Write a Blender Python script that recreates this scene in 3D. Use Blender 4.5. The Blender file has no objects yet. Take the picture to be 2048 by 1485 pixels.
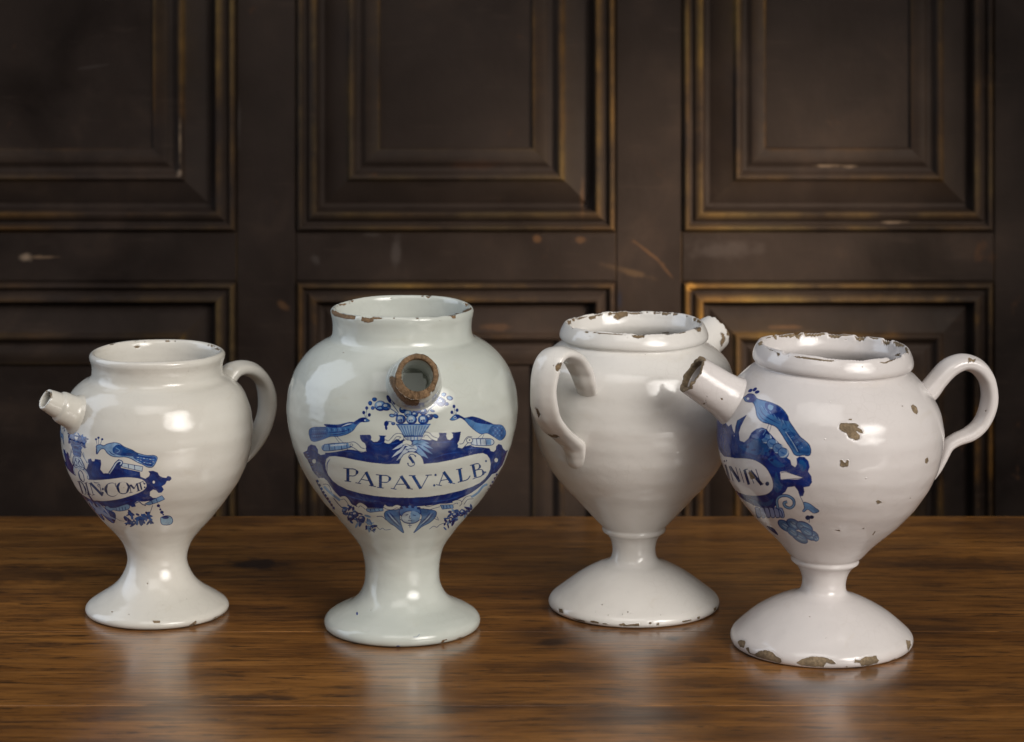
import bpy, math, random
import numpy as np
from mathutils import Vector, Matrix
from mathutils.bvhtree import BVHTree

# ------------------------------------------------------------------ camera, world, lamps, exposure
random.seed(7); np.random.seed(7)
S = bpy.context.scene
COL = S.collection
F_PX = 5400.0            # focal length in photo pixels (2048 wide)
YH = -265.0              # photo row of the horizon (camera level, lens shifted down)
CAM_D = 2.2
CAM_H = CAM_D * (1250 - YH) / F_PX
cd = bpy.data.cameras.new('camera'); cam = bpy.data.objects.new('camera', cd); COL.objects.link(cam)
cam.location = (0, -CAM_D, CAM_H); cam.rotation_euler = (math.pi / 2, 0, 0)
cd.sensor_width = 36; cd.lens = 36 * F_PX / 2048; cd.shift_y = -(742.5 - YH) / 2048
cd.clip_start = .05; cd.clip_end = 60
cd.dof.use_dof = True; cd.dof.focus_distance = 2.15; cd.dof.aperture_fstop = 8.5
S.camera = cam
S.view_settings.view_transform = 'Standard'; S.view_settings.look = 'None'
S.view_settings.exposure = 0; S.view_settings.gamma = 1
W = bpy.data.worlds.new('World'); S.world = W; W.use_nodes = True
W.node_tree.nodes['Background'].inputs[0].default_value = (.9, .8, .7, 1)
W.node_tree.nodes['Background'].inputs[1].default_value = .018

def area(name, loc, target, sx, sy, power, color, spread=180):
    l = bpy.data.lights.new(name, 'AREA'); l.shape = 'RECTANGLE'; l.size = sx; l.size_y = sy
    l.energy = power; l.color = color; l.spread = math.radians(spread)
    o = bpy.data.objects.new(name, l); COL.objects.link(o); o.location = loc
    o.rotation_euler = (Vector(target) - Vector(loc)).to_track_quat('-Z', 'Y').to_euler()
    return o
# large soft key to the right of the camera, cool window far left, weak lamp on the panelling
area('softbox_lamp', (1.42, -1.95, 1.05), (.10, -.12, .02), 2.3, 2.3, 15.3, (1, .955, .90), 42)
area('overhead_fill', (-.25, -1.7, 2.3), (.05, -.1, .14), 2.0, 1.6, 4.6, (1, .96, .92), 75)  # unseen overhead fill, added to lift the shaded jars
area('window_lamp', (-1.45, .17, .80), (-.1, .05, .20), 1.0, 1.75, 6.2, (.78, .87, 1), 110)
sp = bpy.data.lights.new('wall_lamp', 'SPOT'); sp.energy = 150; sp.color = (1, .82, .62)
sp.spot_size = math.radians(27); sp.spot_blend = 1; sp.shadow_soft_size = .12
so = bpy.data.objects.new('wall_lamp', sp); COL.objects.link(so); so.location = (.95, -.12, .50)
so.rotation_euler = (Vector((.19, .75, .165)) - Vector(so.location)).to_track_quat('-Z', 'Y').to_euler()

# ------------------------------------------------------------------ helpers
def proj(p):
    p = np.asarray(p, float); d = p - np.array([0, -CAM_D, CAM_H])
    return 1024 + F_PX * d[..., 0] / d[..., 1], YH - F_PX * d[..., 2] / d[..., 1]
def ground(x, y):
    d = CAM_H * F_PX / (y - YH); return np.array([(x - 1024) * d / F_PX, d - CAM_D, 0.])
def tag(o, label=None, cat=None, group=None, kind=None):
    if label: o['label'] = label
    if cat: o['category'] = cat
    if group: o['group'] = group
    if kind: o['kind'] = kind
    return o
def link(name, me, parent=None, mat=None):
    o = bpy.data.objects.new(name, me); COL.objects.link(o)
    if parent: o.parent = parent
    if mat and me is not None and not me.materials: me.materials.append(mat)
    return o
def empty(name, loc):
    o = bpy.data.objects.new(name, None); COL.objects.link(o); o.location = loc; o.empty_display_size = .05
    return o
def grid_mesh(name, V, close_u=True, attr=None, uv=None, flip=False):
    """V: (n, m, 3) rows along the profile, m around; returns a smooth quad mesh"""
    n, m = V.shape[:2]; me = bpy.data.meshes.new(name)
    idx = np.arange(n * m).reshape(n, m)
    c = m if close_u else m - 1
    j = np.arange(c); j2 = (j + 1) % m
    a = idx[:-1][:, j]; b = idx[:-1][:, j2]; cc = idx[1:][:, j2]; d = idx[1:][:, j]
    q = np.stack([a, b, cc, d] if not flip else [a, d, cc, b], -1).reshape(-1, 4)
    me.vertices.add(n * m); me.vertices.foreach_set('co', V.reshape(-1).astype(np.float32))
    me.loops.add(q.size); me.loops.foreach_set('vertex_index', q.reshape(-1).astype(np.int32))
    me.polygons.add(len(q)); me.polygons.foreach_set('loop_start', np.arange(0, q.size, 4, dtype=np.int32))
    me.polygons.foreach_set('loop_total', np.full(len(q), 4, dtype=np.int32))
    me.polygons.foreach_set('use_smooth', np.ones(len(q), dtype=bool))
    if uv is not None:
        l = me.uv_layers.new(name='uv'); l.data.foreach_set('uv', uv.reshape(-1, 2)[q.reshape(-1)].reshape(-1).astype(np.float32))
    if attr:
        for k, v in attr.items():
            at = me.attributes.new(k, 'FLOAT', 'POINT'); at.data.foreach_set('value', v.reshape(-1).astype(np.float32))
    me.update(); me.validate()
    return me

class NT:
    """small node-tree helper"""
    def __init__(s, name):
        s.m = bpy.data.materials.new(name); s.m.use_nodes = True; s.t = s.m.node_tree
        s.b = s.t.nodes['Principled BSDF']
    def n(s, typ, **kw):
        nd = s.t.nodes.new(typ)
        for k, v in kw.items():
            if k.startswith('i_'):
                key = k[2:]; key = int(key) if key.isdigit() else key.replace('_', ' ')
                sk = nd.inputs[key]
                if isinstance(v, bpy.types.NodeSocket): s.t.links.new(v, sk)
                else: sk.default_value = v
            else: setattr(nd, k, v)
        return nd
    def l(s, a, b): s.t.links.new(a, b)
    def mix(s, f, a, b, mode='MIX'):
        nd = s.t.nodes.new('ShaderNodeMix'); nd.data_type = 'RGBA'; nd.blend_type = mode
        for v, k in ((f, 0), (a, 6), (b, 7)):
            if isinstance(v, bpy.types.NodeSocket): s.l(v, nd.inputs[k])
            else: nd.inputs[k].default_value = v if k == 0 else (tuple(v) + (1,) if len(v) == 3 else v)
        return nd.outputs[2]
    def math(s, op, a, b=0., c=None, clamp=False):
        nd = s.t.nodes.new('ShaderNodeMath'); nd.operation = op; nd.use_clamp = clamp
        for i, v in enumerate((a, b, c)):
            if v is None: continue
            if isinstance(v, bpy.types.NodeSocket): s.l(v, nd.inputs[i])
            else: nd.inputs[i].default_value = v
        return nd.outputs[0]
    def coord(s, scale=(1, 1, 1), kind='Object', loc=(0, 0, 0)):
        tc = s.n('ShaderNodeTexCoord'); mp = s.n('ShaderNodeMapping'); s.l(tc.outputs[kind], mp.inputs[0])
        mp.inputs['Scale'].default_value = scale; mp.inputs['Location'].default_value = loc; return mp.outputs[0]
    def noise(s, vec, scale, detail=4, rough=.55, dist=0.):
        nd = s.n('ShaderNodeTexNoise'); s.l(vec, nd.inputs['Vector'])
        nd.inputs['Scale'].default_value = scale; nd.inputs['Detail'].default_value = detail
        nd.inputs['Roughness'].default_value = rough; nd.inputs['Distortion'].default_value = dist
        return nd.outputs['Fac']
    def ramp(s, f, stops, interp='LINEAR'):
        nd = s.n('ShaderNodeValToRGB'); nd.color_ramp.interpolation = interp; s.l(f, nd.inputs[0])
        e = nd.color_ramp.elements
        while len(e) < len(stops): e.new(.5)
        for el, (p, c) in zip(e, stops):
            el.position = p; el.color = (c, c, c, 1) if isinstance(c, (int, float)) else tuple(c) + (1,)
        return nd.outputs[0]
    def bump(s, h, strength, dist, normal=None):
        nd = s.n('ShaderNodeBump'); s.l(h, nd.inputs['Height']); nd.inputs['Strength'].default_value = strength
        nd.inputs['Distance'].default_value = dist
        if normal is not None: s.l(normal, nd.inputs['Normal'])
        return nd.outputs[0]

# ------------------------------------------------------------------ materials
def mat_panelling(marks=()):
    t = NT('painted_panelling')
    v = t.coord()
    fine = t.noise(t.coord((1, 1, 1)), 9, 6, .6, .4)
    base = t.ramp(fine, [(.3, (.0050, .0031, .0025)), (.55, (.0145, .0097, .0078)), (.75, (.033, .021, .0150))])
    big = t.noise(v, 2.2, 3)
    base = t.mix(t.ramp(big, [(.35, 0), (.7, .55)]), base, (.032, .0235, .0195))
    # rubbed spots showing brown wood
    spots = t.ramp(t.noise(v, 26, 5, .7, .6), [(.66, 0), (.72, 1)])
    base = t.mix(t.math('MULTIPLY', spots, .45), base, (.060, .028, .013))
    streak = t.ramp(t.noise(t.coord((3, 3, 30)), 6, 4), [(.62, 0), (.75, .3)])
    base = t.mix(streak, base, (.040, .028, .022))
    at = t.n('ShaderNodeAttribute', attribute_name='wear')
    wn = t.ramp(t.noise(v, 5.5, 5, .68), [(.42, 0.03), (.50, .3), (.66, 1)])
    wf = t.math('MULTIPLY', at.outputs['Fac'], wn)
    wn2 = t.noise(v, 60, 3)
    wf = t.math('MULTIPLY', wf, t.math('MULTIPLY_ADD', wn2, 1.2, .35), clamp=True)
    gold = t.mix(t.ramp(t.noise(v, 5, 3), [(.35, 0), (.65, 1)]), (.20, .090, .014), (.14, .095, .030))
    col = t.mix(wf, base, gold)
    tc = t.n('ShaderNodeTexCoord'); dn = t.noise(v, 70, 4)
    for (mx, mz, rx, rz, rot, colr, a) in marks:      # knocks and rubbed places in the paint
        mp = t.n('ShaderNodeMapping'); mp.vector_type = 'TEXTURE'; t.l(tc.outputs['Object'], mp.inputs[0])
        mp.inputs['Location'].default_value = (mx, 0, mz); mp.inputs['Rotation'].default_value = (0, rot, 0); mp.inputs['Scale'].default_value = (rx, 1e3, rz)
        ln = t.n('ShaderNodeVectorMath', operation='LENGTH'); t.l(mp.outputs[0], ln.inputs[0])
        d = t.math('ADD', ln.outputs['Value'], t.math('MULTIPLY', t.math('SUBTRACT', dn, .5), 1.8))
        col = t.mix(t.ramp(d, [(.35, a), (1.0, 0)]), col, colr)
    t.l(col, t.b.inputs['Base Color'])
    t.l(t.ramp(t.noise(v, 18, 4), [(.3, .46), (.7, .68)]), t.b.inputs['Roughness'])
    t.b.inputs['Specular IOR Level'].default_value = .07
    t.l(t.bump(t.noise(t.coord((1, 1, .6)), 45, 6, .65), .35, .002), t.b.inputs['Normal'])
    return t.m

def mat_table(stains_shade):
    t = NT('polished_oak')
    v = t.coord((1, 1, 1))
    warp = t.noise(t.coord((1.2, 7, 1)), 3, 4)
    tc = t.n('ShaderNodeTexCoord')
    ob = t.n('ShaderNodeAttribute', attribute_name='tone')
    off = t.n('ShaderNodeCombineXYZ'); t.l(t.math('MULTIPLY', ob.outputs['Fac'], 7.3), off.inputs[0]); t.l(t.math('MULTIPLY', warp, .028), off.inputs[1])
    vec = t.n('ShaderNodeVectorMath', operation='ADD'); t.l(tc.outputs['Object'], vec.inputs[0]); t.l(off.outputs[0], vec.inputs[1])
    def st(sc):
        mp = t.n('ShaderNodeMapping'); t.l(vec.outputs[0], mp.inputs[0]); mp.inputs['Scale'].default_value = sc; return mp.outputs[0]
    g1 = t.noise(st((1.7, 8.5, 1)), 2.6, 7, .66)
    g2 = t.noise(st((2.2, 75, 1)), 3.2, 5, .6)
    g3 = t.noise(st((14, 330, 1)), 3, 3, .6)
    c = t.ramp(g1, [(.22, (.085, .029, .0055)), (.42, (.175, .068, .0125)), (.58, (.275, .113, .023)), (.78, (.40, .18, .042))])
    c = t.mix(t.ramp(g2, [(.34, .5), (.50, 0)]), c, (.040, .014, .004))
    c = t.mix(t.ramp(g2, [(.55, 0), (.78, .42)]), c, (.50, .24, .07))
    g4 = t.noise(st((7, 62, 1)), 3.4, 5, .75)
    pores = t.ramp(g4, [(.39, .75), (.46, 0)])
    c = t.mix(pores, c, (.020, .009, .004))
    c = t.mix(t.ramp(t.noise(st((3.2, 120, 1)), 3, 4, .7), [(.36, .6), (.45, 0)]), c, (.028, .011, .004))
    patch = t.ramp(t.noise(t.coord((1.3, 4.4, 1)), 3.6, 5, .65), [(.50, 0), (.68, .8)])
    c = t.mix(patch, c, (.030, .013, .007))
    # stains and painted corner shade: dark ellipses at fixed places on the board, edges broken by noise
    dn = t.noise(v, 55, 4)
    for (cx, cy, rx, ry, a) in stains_shade:
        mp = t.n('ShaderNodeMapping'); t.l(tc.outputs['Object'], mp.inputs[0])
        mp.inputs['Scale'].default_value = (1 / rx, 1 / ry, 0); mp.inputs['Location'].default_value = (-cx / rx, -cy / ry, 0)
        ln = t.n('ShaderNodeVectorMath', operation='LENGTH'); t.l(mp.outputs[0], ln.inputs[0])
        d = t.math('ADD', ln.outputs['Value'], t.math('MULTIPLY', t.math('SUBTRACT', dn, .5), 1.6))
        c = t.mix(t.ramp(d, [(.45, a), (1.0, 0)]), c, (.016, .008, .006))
    # fine scratches
    sv = t.n('ShaderNodeTexVoronoi', feature='DISTANCE_TO_EDGE'); t.l(t.coord((7, 26, 1)), sv.inputs['Vector']); sv.inputs['Scale'].default_value = 1.7
    scr = t.math('MULTIPLY', t.ramp(sv.outputs['Distance'], [(0, 1), (.004, 0)]), t.ramp(t.noise(v, 6, 2), [(.5, 0), (.6, .4)]))
    c = t.mix(scr, c, (.20, .13, .08))
    t.l(c, t.b.inputs['Base Color'])
    r = t.ramp(t.noise(st((1.5, 20, 1)), 4, 4), [(.3, .32), (.7, .42)])
    t.l(r, t.b.inputs['Roughness']); t.b.inputs['Specular IOR Level'].default_value = .3
    t.b.inputs['Coat Weight'].default_value = 1.0; t.b.inputs['Coat IOR'].default_value = 1.5
    t.l(t.ramp(t.noise(v, 14, 3), [(.3, .15), (.7, .22)]), t.b.inputs['Coat Roughness'])
    h = t.math('ADD', t.math('MULTIPLY', g4, .6), t.math('MULTIPLY', g2, .55))
    t.l(t.bump(h, .30, .0007), t.b.inputs['Normal']); t.l(t.bump(h, .12, .0005), t.b.inputs['Coat Normal'])
    return t.m

def clay_color(t, v, tone):
    n = t.noise(v, 420, 4, .7)
    return t.ramp(n, [(.3, tuple(k * .5 for k in tone)), (.55, tone), (.78, tuple(k * 1.45 for k in tone))])

def mat_glaze(name, glaze, shade, clay, paint=None, chip=None, rough=.11, foot_shade=0.):
    """tin glaze; chips come from an image (bodies) or a vertex attribute (spouts, handles)"""
    t = NT(name); v = t.coord()
    big = t.noise(v, 11, 3, .5)
    c = t.mix(t.ramp(big, [(.35, 0), (.68, 1)]), glaze, shade)
    mot = t.noise(v, 130, 4, .6)
    c = t.mix(t.ramp(mot, [(.58, 0), (.8, .16)]), c, tuple(k * .62 for k in glaze))
    speck = t.n('ShaderNodeTexVoronoi'); t.l(v, speck.inputs['Vector']); speck.inputs['Scale'].default_value = 95
    sk = t.math('MULTIPLY', t.ramp(speck.outputs['Distance'], [(.035, 1), (.06, 0)]), t.ramp(t.noise(v, 33, 2), [(.6, 0), (.66, .55)]))
    c = t.mix(sk, c, (.10, .075, .05))
    crz = t.n('ShaderNodeTexVoronoi', feature='DISTANCE_TO_EDGE'); t.l(v, crz.inputs['Vector']); crz.inputs['Scale'].default_value = 130
    cz = t.math('MULTIPLY', t.ramp(crz.outputs['Distance'], [(0, 1), (.05, 0)]), t.ramp(t.noise(v, 16, 3), [(.5, 0), (.68, .09)]))
    c = t.mix(cz, c, (.22, .17, .12))
    stn = t.ramp(t.noise(t.coord((1, 1, 2.2)), 24, 5, .7, .5), [(.60, 0), (.78, .32)])
    c = t.mix(stn, c, tuple(k * f for k, f in zip(glaze, (.80, .72, .58))))
    if paint:
        im = t.n('ShaderNodeTexImage', image=paint, interpolation='Linear', extension='EXTEND')
        u = t.n('ShaderNodeUVMap', uv_map='uv'); t.l(u.outputs[0], im.inputs[0])
        wash = t.noise(v, 75, 5, .6, .8)
        pc = t.mix(t.ramp(wash, [(.3, 0), (.72, .5)]), im.outputs['Color'], (.015, .09, .30), 'SCREEN')
        pc = t.mix(.7, im.outputs['Color'], pc)
        dk = t.noise(v, 60, 4, .6, .8)
        pc = t.mix(t.ramp(dk, [(.36, .45), (.58, 0)]), pc, (.0035, .006, .05))
        thin = t.ramp(t.noise(v, 120, 4, .6, .8), [(.52, 1), (.80, .86)])
        c = t.mix(t.math('MULTIPLY', im.outputs['Alpha'], thin), c, pc)
    if chip:
        im2 = t.n('ShaderNodeTexImage', image=chip, interpolation='Linear', extension='EXTEND')
        u2 = t.n('ShaderNodeUVMap', uv_map='uv'); t.l(u2.outputs[0], im2.inputs[0])
        cf = im2.outputs['Color']
    else:
        cf = t.n('ShaderNodeAttribute', attribute_name='chip').outputs['Fac']
    edge = t.ramp(cf, [(.12, 0), (.36, .55), (.5, 0)]); c = t.mix(edge, c, tuple(min(k * 1.25, .85) for k in glaze))
    soft = t.ramp(cf, [(.1, 0), (.9, 1)]); cf0 = cf
    cf = t.ramp(cf, [(.44, 0), (.56, 1)])
    cc = clay_color(t, v, clay); cc = t.mix(t.ramp(t.noise(v, 120, 4, .7), [(.40, .5), (.56, 0)]), cc, tuple(k * .45 for k in clay)); cc = t.mix(t.ramp(cf0, [(.5, .4), (.8, 0)]), cc, tuple(k * .35 for k in clay))
    c = t.mix(cf, c, cc)
    t.l(c, t.b.inputs['Base Color'])
    rg = t.ramp(t.noise(v, 30, 3), [(.3, rough), (.7, rough + .05)])
    rr = t.n('ShaderNodeMix'); t.l(cf, rr.inputs[0]); t.l(rg, rr.inputs[2]); rr.inputs[3].default_value = .9
    t.l(rr.outputs[0], t.b.inputs['Roughness'])
    t.b.inputs['Specular IOR Level'].default_value = .5
    t.b.inputs['IOR'].default_value = 1.5
    wob = t.noise(t.coord((1, 1, 1.6)), 17, 3, .5)
    b1 = t.bump(wob, .5, .004)
    peel = t.noise(v, 210, 3, .5)
    b2 = t.bump(peel, .05, .001, b1)
    hc = t.math('SUBTRACT', 0., soft)
    b3 = t.bump(hc, 1.0, .0009, b2)
    cg = t.math('MULTIPLY', t.noise(v, 700, 4, .7), cf)
    b4 = t.bump(cg, .8, .0012, b3)
    t.l(b4, t.b.inputs['Normal'])
    return t.m
# ------------------------------------------------------------------ panelling
WALL_Y = .75
KW = (WALL_Y + CAM_D) / F_PX
wx = lambda x: (x - 1024) * KW
wz = lambda y: CAM_H - (y - YH) * KW
OR, GR, PL = (.095, .048, .022), (.055, .046, .042), (.26, .19, .135)
MARKS = [(wx(x), wz(y), rx * KW, rz * KW, math.radians(r), c, a) for x, y, rx, rz, r, c, a in ((q[0], q[1], q[2], q[3], q[4], q[5], q[6] * .6) for q in (
    (52, 516, 16, 12, 0, PL, .9), (85, 515, 48, 4, 0, (.2, .13, .08), .7), (1075, 478, 10, 9, 0, OR, .9), (1162, 480, 12, 8, 0, OR, .8), (792, 505, 12, 45, 0, GR, .8), (632, 520, 14, 10, 40, GR, .6),
    (1655, 332, 34, 4, 0, PL, .7), (1700, 333, 16, 4, 0, PL, .5), (1790, 444, 30, 4, 0, PL, .5), (566, 612, 15, 8, 30, OR, .7), (478, 250, 5, 60, 0, GR, .6), (1290, 500, 50, 3.5, 38, OR, .9), (1330, 538, 34, 3, 50, OR, .7),
    (360, 345, 6, 8, 0, PL, .8), (361, 280, 4, 45, 0, (.3, .21, .13), .7), (180, 135, 40, 3, -8, GR, .5), (1262, 545, 60, 9, 15, (.10, .06, .03), .6), (1450, 500, 90, 24, 0, (.052, .042, .038), .6), (1290, 660, 26, 40, 0, (.05, .03, .022), .5),
    (1240, 600, 5, 26, 0, (.01, .015, .03), .7), (950, 330, 60, 12, 0, (.05, .022, .012), .5), (1165, 400, 6, 50, 0, OR, .6), (740, 470, 20, 5, 0, GR, .5), (990, 655, 40, 8, 0, OR, .5), (1575, 655, 40, 5, 0, OR, .8), (1380, 575, 14, 12, 0, (.35, .18, .04), .8)))]
M_WALL = mat_panelling(MARKS)
def box(x0, x1, z0, z1, yf, yb, bev=.0012):
    """slab with a bevelled front edge, front face at y = yf"""
    vs = []; fs = []
    for (a, y) in ((0, yb), (0, yf + bev), (bev, yf)):
        vs += [(x0 + a, y, z0 + a), (x1 - a, y, z0 + a), (x1 - a, y, z1 - a), (x0 + a, y, z1 - a)]
    for k in (0, 4):
        for j in range(4): fs.append((k + j, k + (j + 1) % 4, k + 4 + (j + 1) % 4, k + 4 + j))
    fs.append((8, 9, 10, 11)); fs.append((3, 2, 1, 0))
    return vs, fs
def slab(name, parent, *a, wear=.0, mat=None, **k):
    vs, fs = box(*a, **k); me = bpy.data.meshes.new(name); me.from_pydata(vs, [], fs); me.update()
    at = me.attributes.new('wear', 'FLOAT', 'POINT')
    at.data.foreach_set('value', [wear if 4 <= i < 8 else 0 for i in range(len(vs))])
    return link(name, me, parent, mat or M_WALL)
def cr(P, n):
    P = np.array(P, float); Q = np.vstack([2 * P[0] - P[1], P, 2 * P[-1] - P[-2]]); out = []
    t = np.linspace(0, 1, n, endpoint=False)[:, None]
    for i in range(1, len(Q) - 2):
        a, b, c, d = Q[i - 1:i + 3]
        out.append(.5 * ((2 * b) + (c - a) * t + (2 * a - 5 * b + 4 * c - d) * t ** 2 + (3 * b - a - 3 * c + d) * t ** 3))
    out.append(P[-1:]); return np.vstack(out)
# (inset px, height mm towards the room, wear)
PROF = [(0, -4, 0), (2, 1, .1), (5, 4.5, .55), (9, 6, .8), (13, 5, .4), (17, 1.5, .1), (21, .5, 0), (25, 3, .1), (31, 5.2, .5), (37, 6.2, .9), (41, 5, .55),
        (44, -1, .05), (49, -7, 0), (56, -8, 0), (62, -6.5, 0), (80, -2.5, .05), (98, 1.0, .12), (103, 2.6, .5), (107, 5.8, .75), (111, 6.2, .7), (116, 4.6, .3), (121, .8, .05),
        (127, -1.2, 0), (134, 0, 0), (140, 2.2, .1), (150, 2.6, .12), (160, 1.6, .2), (166, .6, .6), (169, -2.5, .1), (172, -4.2, 0)]
PS = cr(PROF, 4); PS[:, 2] = np.clip(PS[:, 2], 0, 1)
def moulded_panel(parent, x0, x1, y0, y1, wears, label=None):
    """photo px rectangle of the opening at the wall plane"""
    X0, X1, Z1, Z0 = wx(x0), wx(x1), wz(y0), wz(y1)
    ins = PS[:, 0] * KW; dep = PS[:, 1] * .001
    i = ins[-1]
    p = slab('panel', parent, X0 + i - .003, X1 - i + .003, Z0 + i - .003, Z1 - i + .003, WALL_Y + .0035, WALL_Y + .03)
    if label: p['label'] = label
    for side in range(4):
        n = len(ins); V = np.zeros((n, 2, 3))
        V[:, :, 1] = (WALL_Y - dep)[:, None]
        if side == 0: V[:, 0, 0] = X0 + ins; V[:, 1, 0] = X1 - ins; V[:, :, 2] = (Z0 + ins)[:, None]
        if side == 2: V[:, 0, 0] = X1 - ins; V[:, 1, 0] = X0 + ins; V[:, :, 2] = (Z1 - ins)[:, None]
        if side == 1: V[:, 0, 2] = Z0 + ins; V[:, 1, 2] = Z1 - ins; V[:, :, 0] = (X1 - ins)[:, None]
        if side == 3: V[:, 0, 2] = Z1 - ins; V[:, 1, 2] = Z0 + ins; V[:, :, 0] = (X0 + ins)[:, None]
        # thin mitre gap and a back so that each strip is a solid bar
        V = np.concatenate([V[:1] + [0, .016, 0], V, V[-1:] + [0, .016, 0]], 0)
        w = np.repeat(np.concatenate([[0], PS[:, 2], [0]])[:, None], 2, 1) * wears[side]
        me = grid_mesh('moulding', V, close_u=False, attr={'wear': w})
        link('moulding', me, p, M_WALL)
pan = empty('wood_panelling', (0, WALL_Y, 0)); pan.location = (0, 0, 0)
tag(pan, 'dark brown painted wall panelling with worn gilded mouldings behind the table', 'panelling')
ST = [(-370, -262), (473, 592), (1232, 1364), (1988, 2104), (2750, 2860)]
for a, b in ST:
    slab('stile', pan, wx(a) + .0003, wx(b) - .0003, wz(1700), wz(-620), WALL_Y, WALL_Y + .03, wear=.35)
CW = [(-262, 473), (592, 1232), (1364, 1988), (2104, 2750)]
for k, (a, b) in enumerate(CW):
    for (r0, r1) in ((-620, -500), (465, 563), (1560, 1700)):
        slab('rail', pan, wx(a), wx(b), wz(r1), wz(r0), WALL_Y + .0004, WALL_Y + .03, wear=.2)
# wear per side: bottom, right, top, left
moulded_panel(pan, -262, 473, -500, 465, (.35, .55, .2, .2))
moulded_panel(pan, 592, 1232, -500, 465, (.35, .7, .3, .75))
moulded_panel(pan, 1364, 1988, -500, 465, (.6, .4, .3, .8))
moulded_panel(pan, 2104, 2750, -500, 465, (.3, .3, .3, .3))
moulded_panel(pan, -262, 473, 563, 1560, (.3, .75, .25, .2))
moulded_panel(pan, 592, 1232, 563, 1560, (.3, 1.0, .75, 1.2))
moulded_panel(pan, 1364, 1988, 563, 1560, (.3, 1.1, .9, 1.2))
moulded_panel(pan, 2104, 2750, 563, 1560, (.3, .3, .3, .3))

# ------------------------------------------------------------------ table
def gp(x, y): g = ground(x, y); return g[0], g[1]
STAIN_SHADE = []
for (x, y, rx, ry, a) in ((520, 1128, .034, .022, .95), (1345, 1278, .010, .010, .9), (1105, 1285, .014, .012, .8), (95, 1290, .03, .010, .6),
                          (500, 1395, .05, .008, .7), (690, 1392, .03, .006, .6), (1740, 1360, .005, .004, .8), (60, 1150, .09, .035, .6), (1930, 1130, .07, .03, .5), (1175, 1410, .06, .006, .5), (300, 1440, .08, .006, .5), (900, 1180, .02, .004, .5), (1000, 1345, .015, .004, .5), (1850, 1440, .08, .008, .4), (1400, 1320, .012, .01, .6)):  # wide back-corner ellipses paint in the corner shade, left one over a dark stain
    g = gp(x, y); STAIN_SHADE.append((g[0], g[1], rx, ry, a))
M_TAB = mat_table(STAIN_SHADE)
tab = empty('wooden_table', (0, 0, -.03)); tag(tab, 'dark polished oak table top the four jars stand on', 'table')
edges = [-.46, gp(0, 1412)[1], -.02, gp(0, 1095)[1], gp(0, 1030)[1]]
for k in range(4):
    y0, y1 = edges[k] + .0004, edges[k + 1] - .0004
    vs = []; bev = .0002; nx = 2
    X0, X1 = -1.15, 1.15
    ring = [(y0, -.03), (y0, -bev), (y0 + bev, 0), (y1 - bev, 0), (y1, -bev), (y1, -.03)]
    if k == 3: ring = [(y0, -.03), (y0, -bev), (y0 + bev, 0), (y1 - .006, 0), (y1 - .002, -.0018), (y1, -.006), (y1, -.024), (y1 - .004, -.03)]
    n = len(ring)
    for X in (X0, X1): vs += [(X, a, b + .03) for a, b in ring]
    fs = [(j, (j + 1) % n, n + (j + 1) % n, n + j) for j in range(n)] + [tuple(range(n))[::-1], tuple(range(n, 2 * n))]
    me = bpy.data.meshes.new('plank'); me.from_pydata(vs, [], fs); me.update()
    at = me.attributes.new('tone', 'FLOAT', 'POINT'); at.data.foreach_set('value', [float(k) * .37 + .1] * len(vs))
    link('plank', me, tab, M_TAB)

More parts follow.
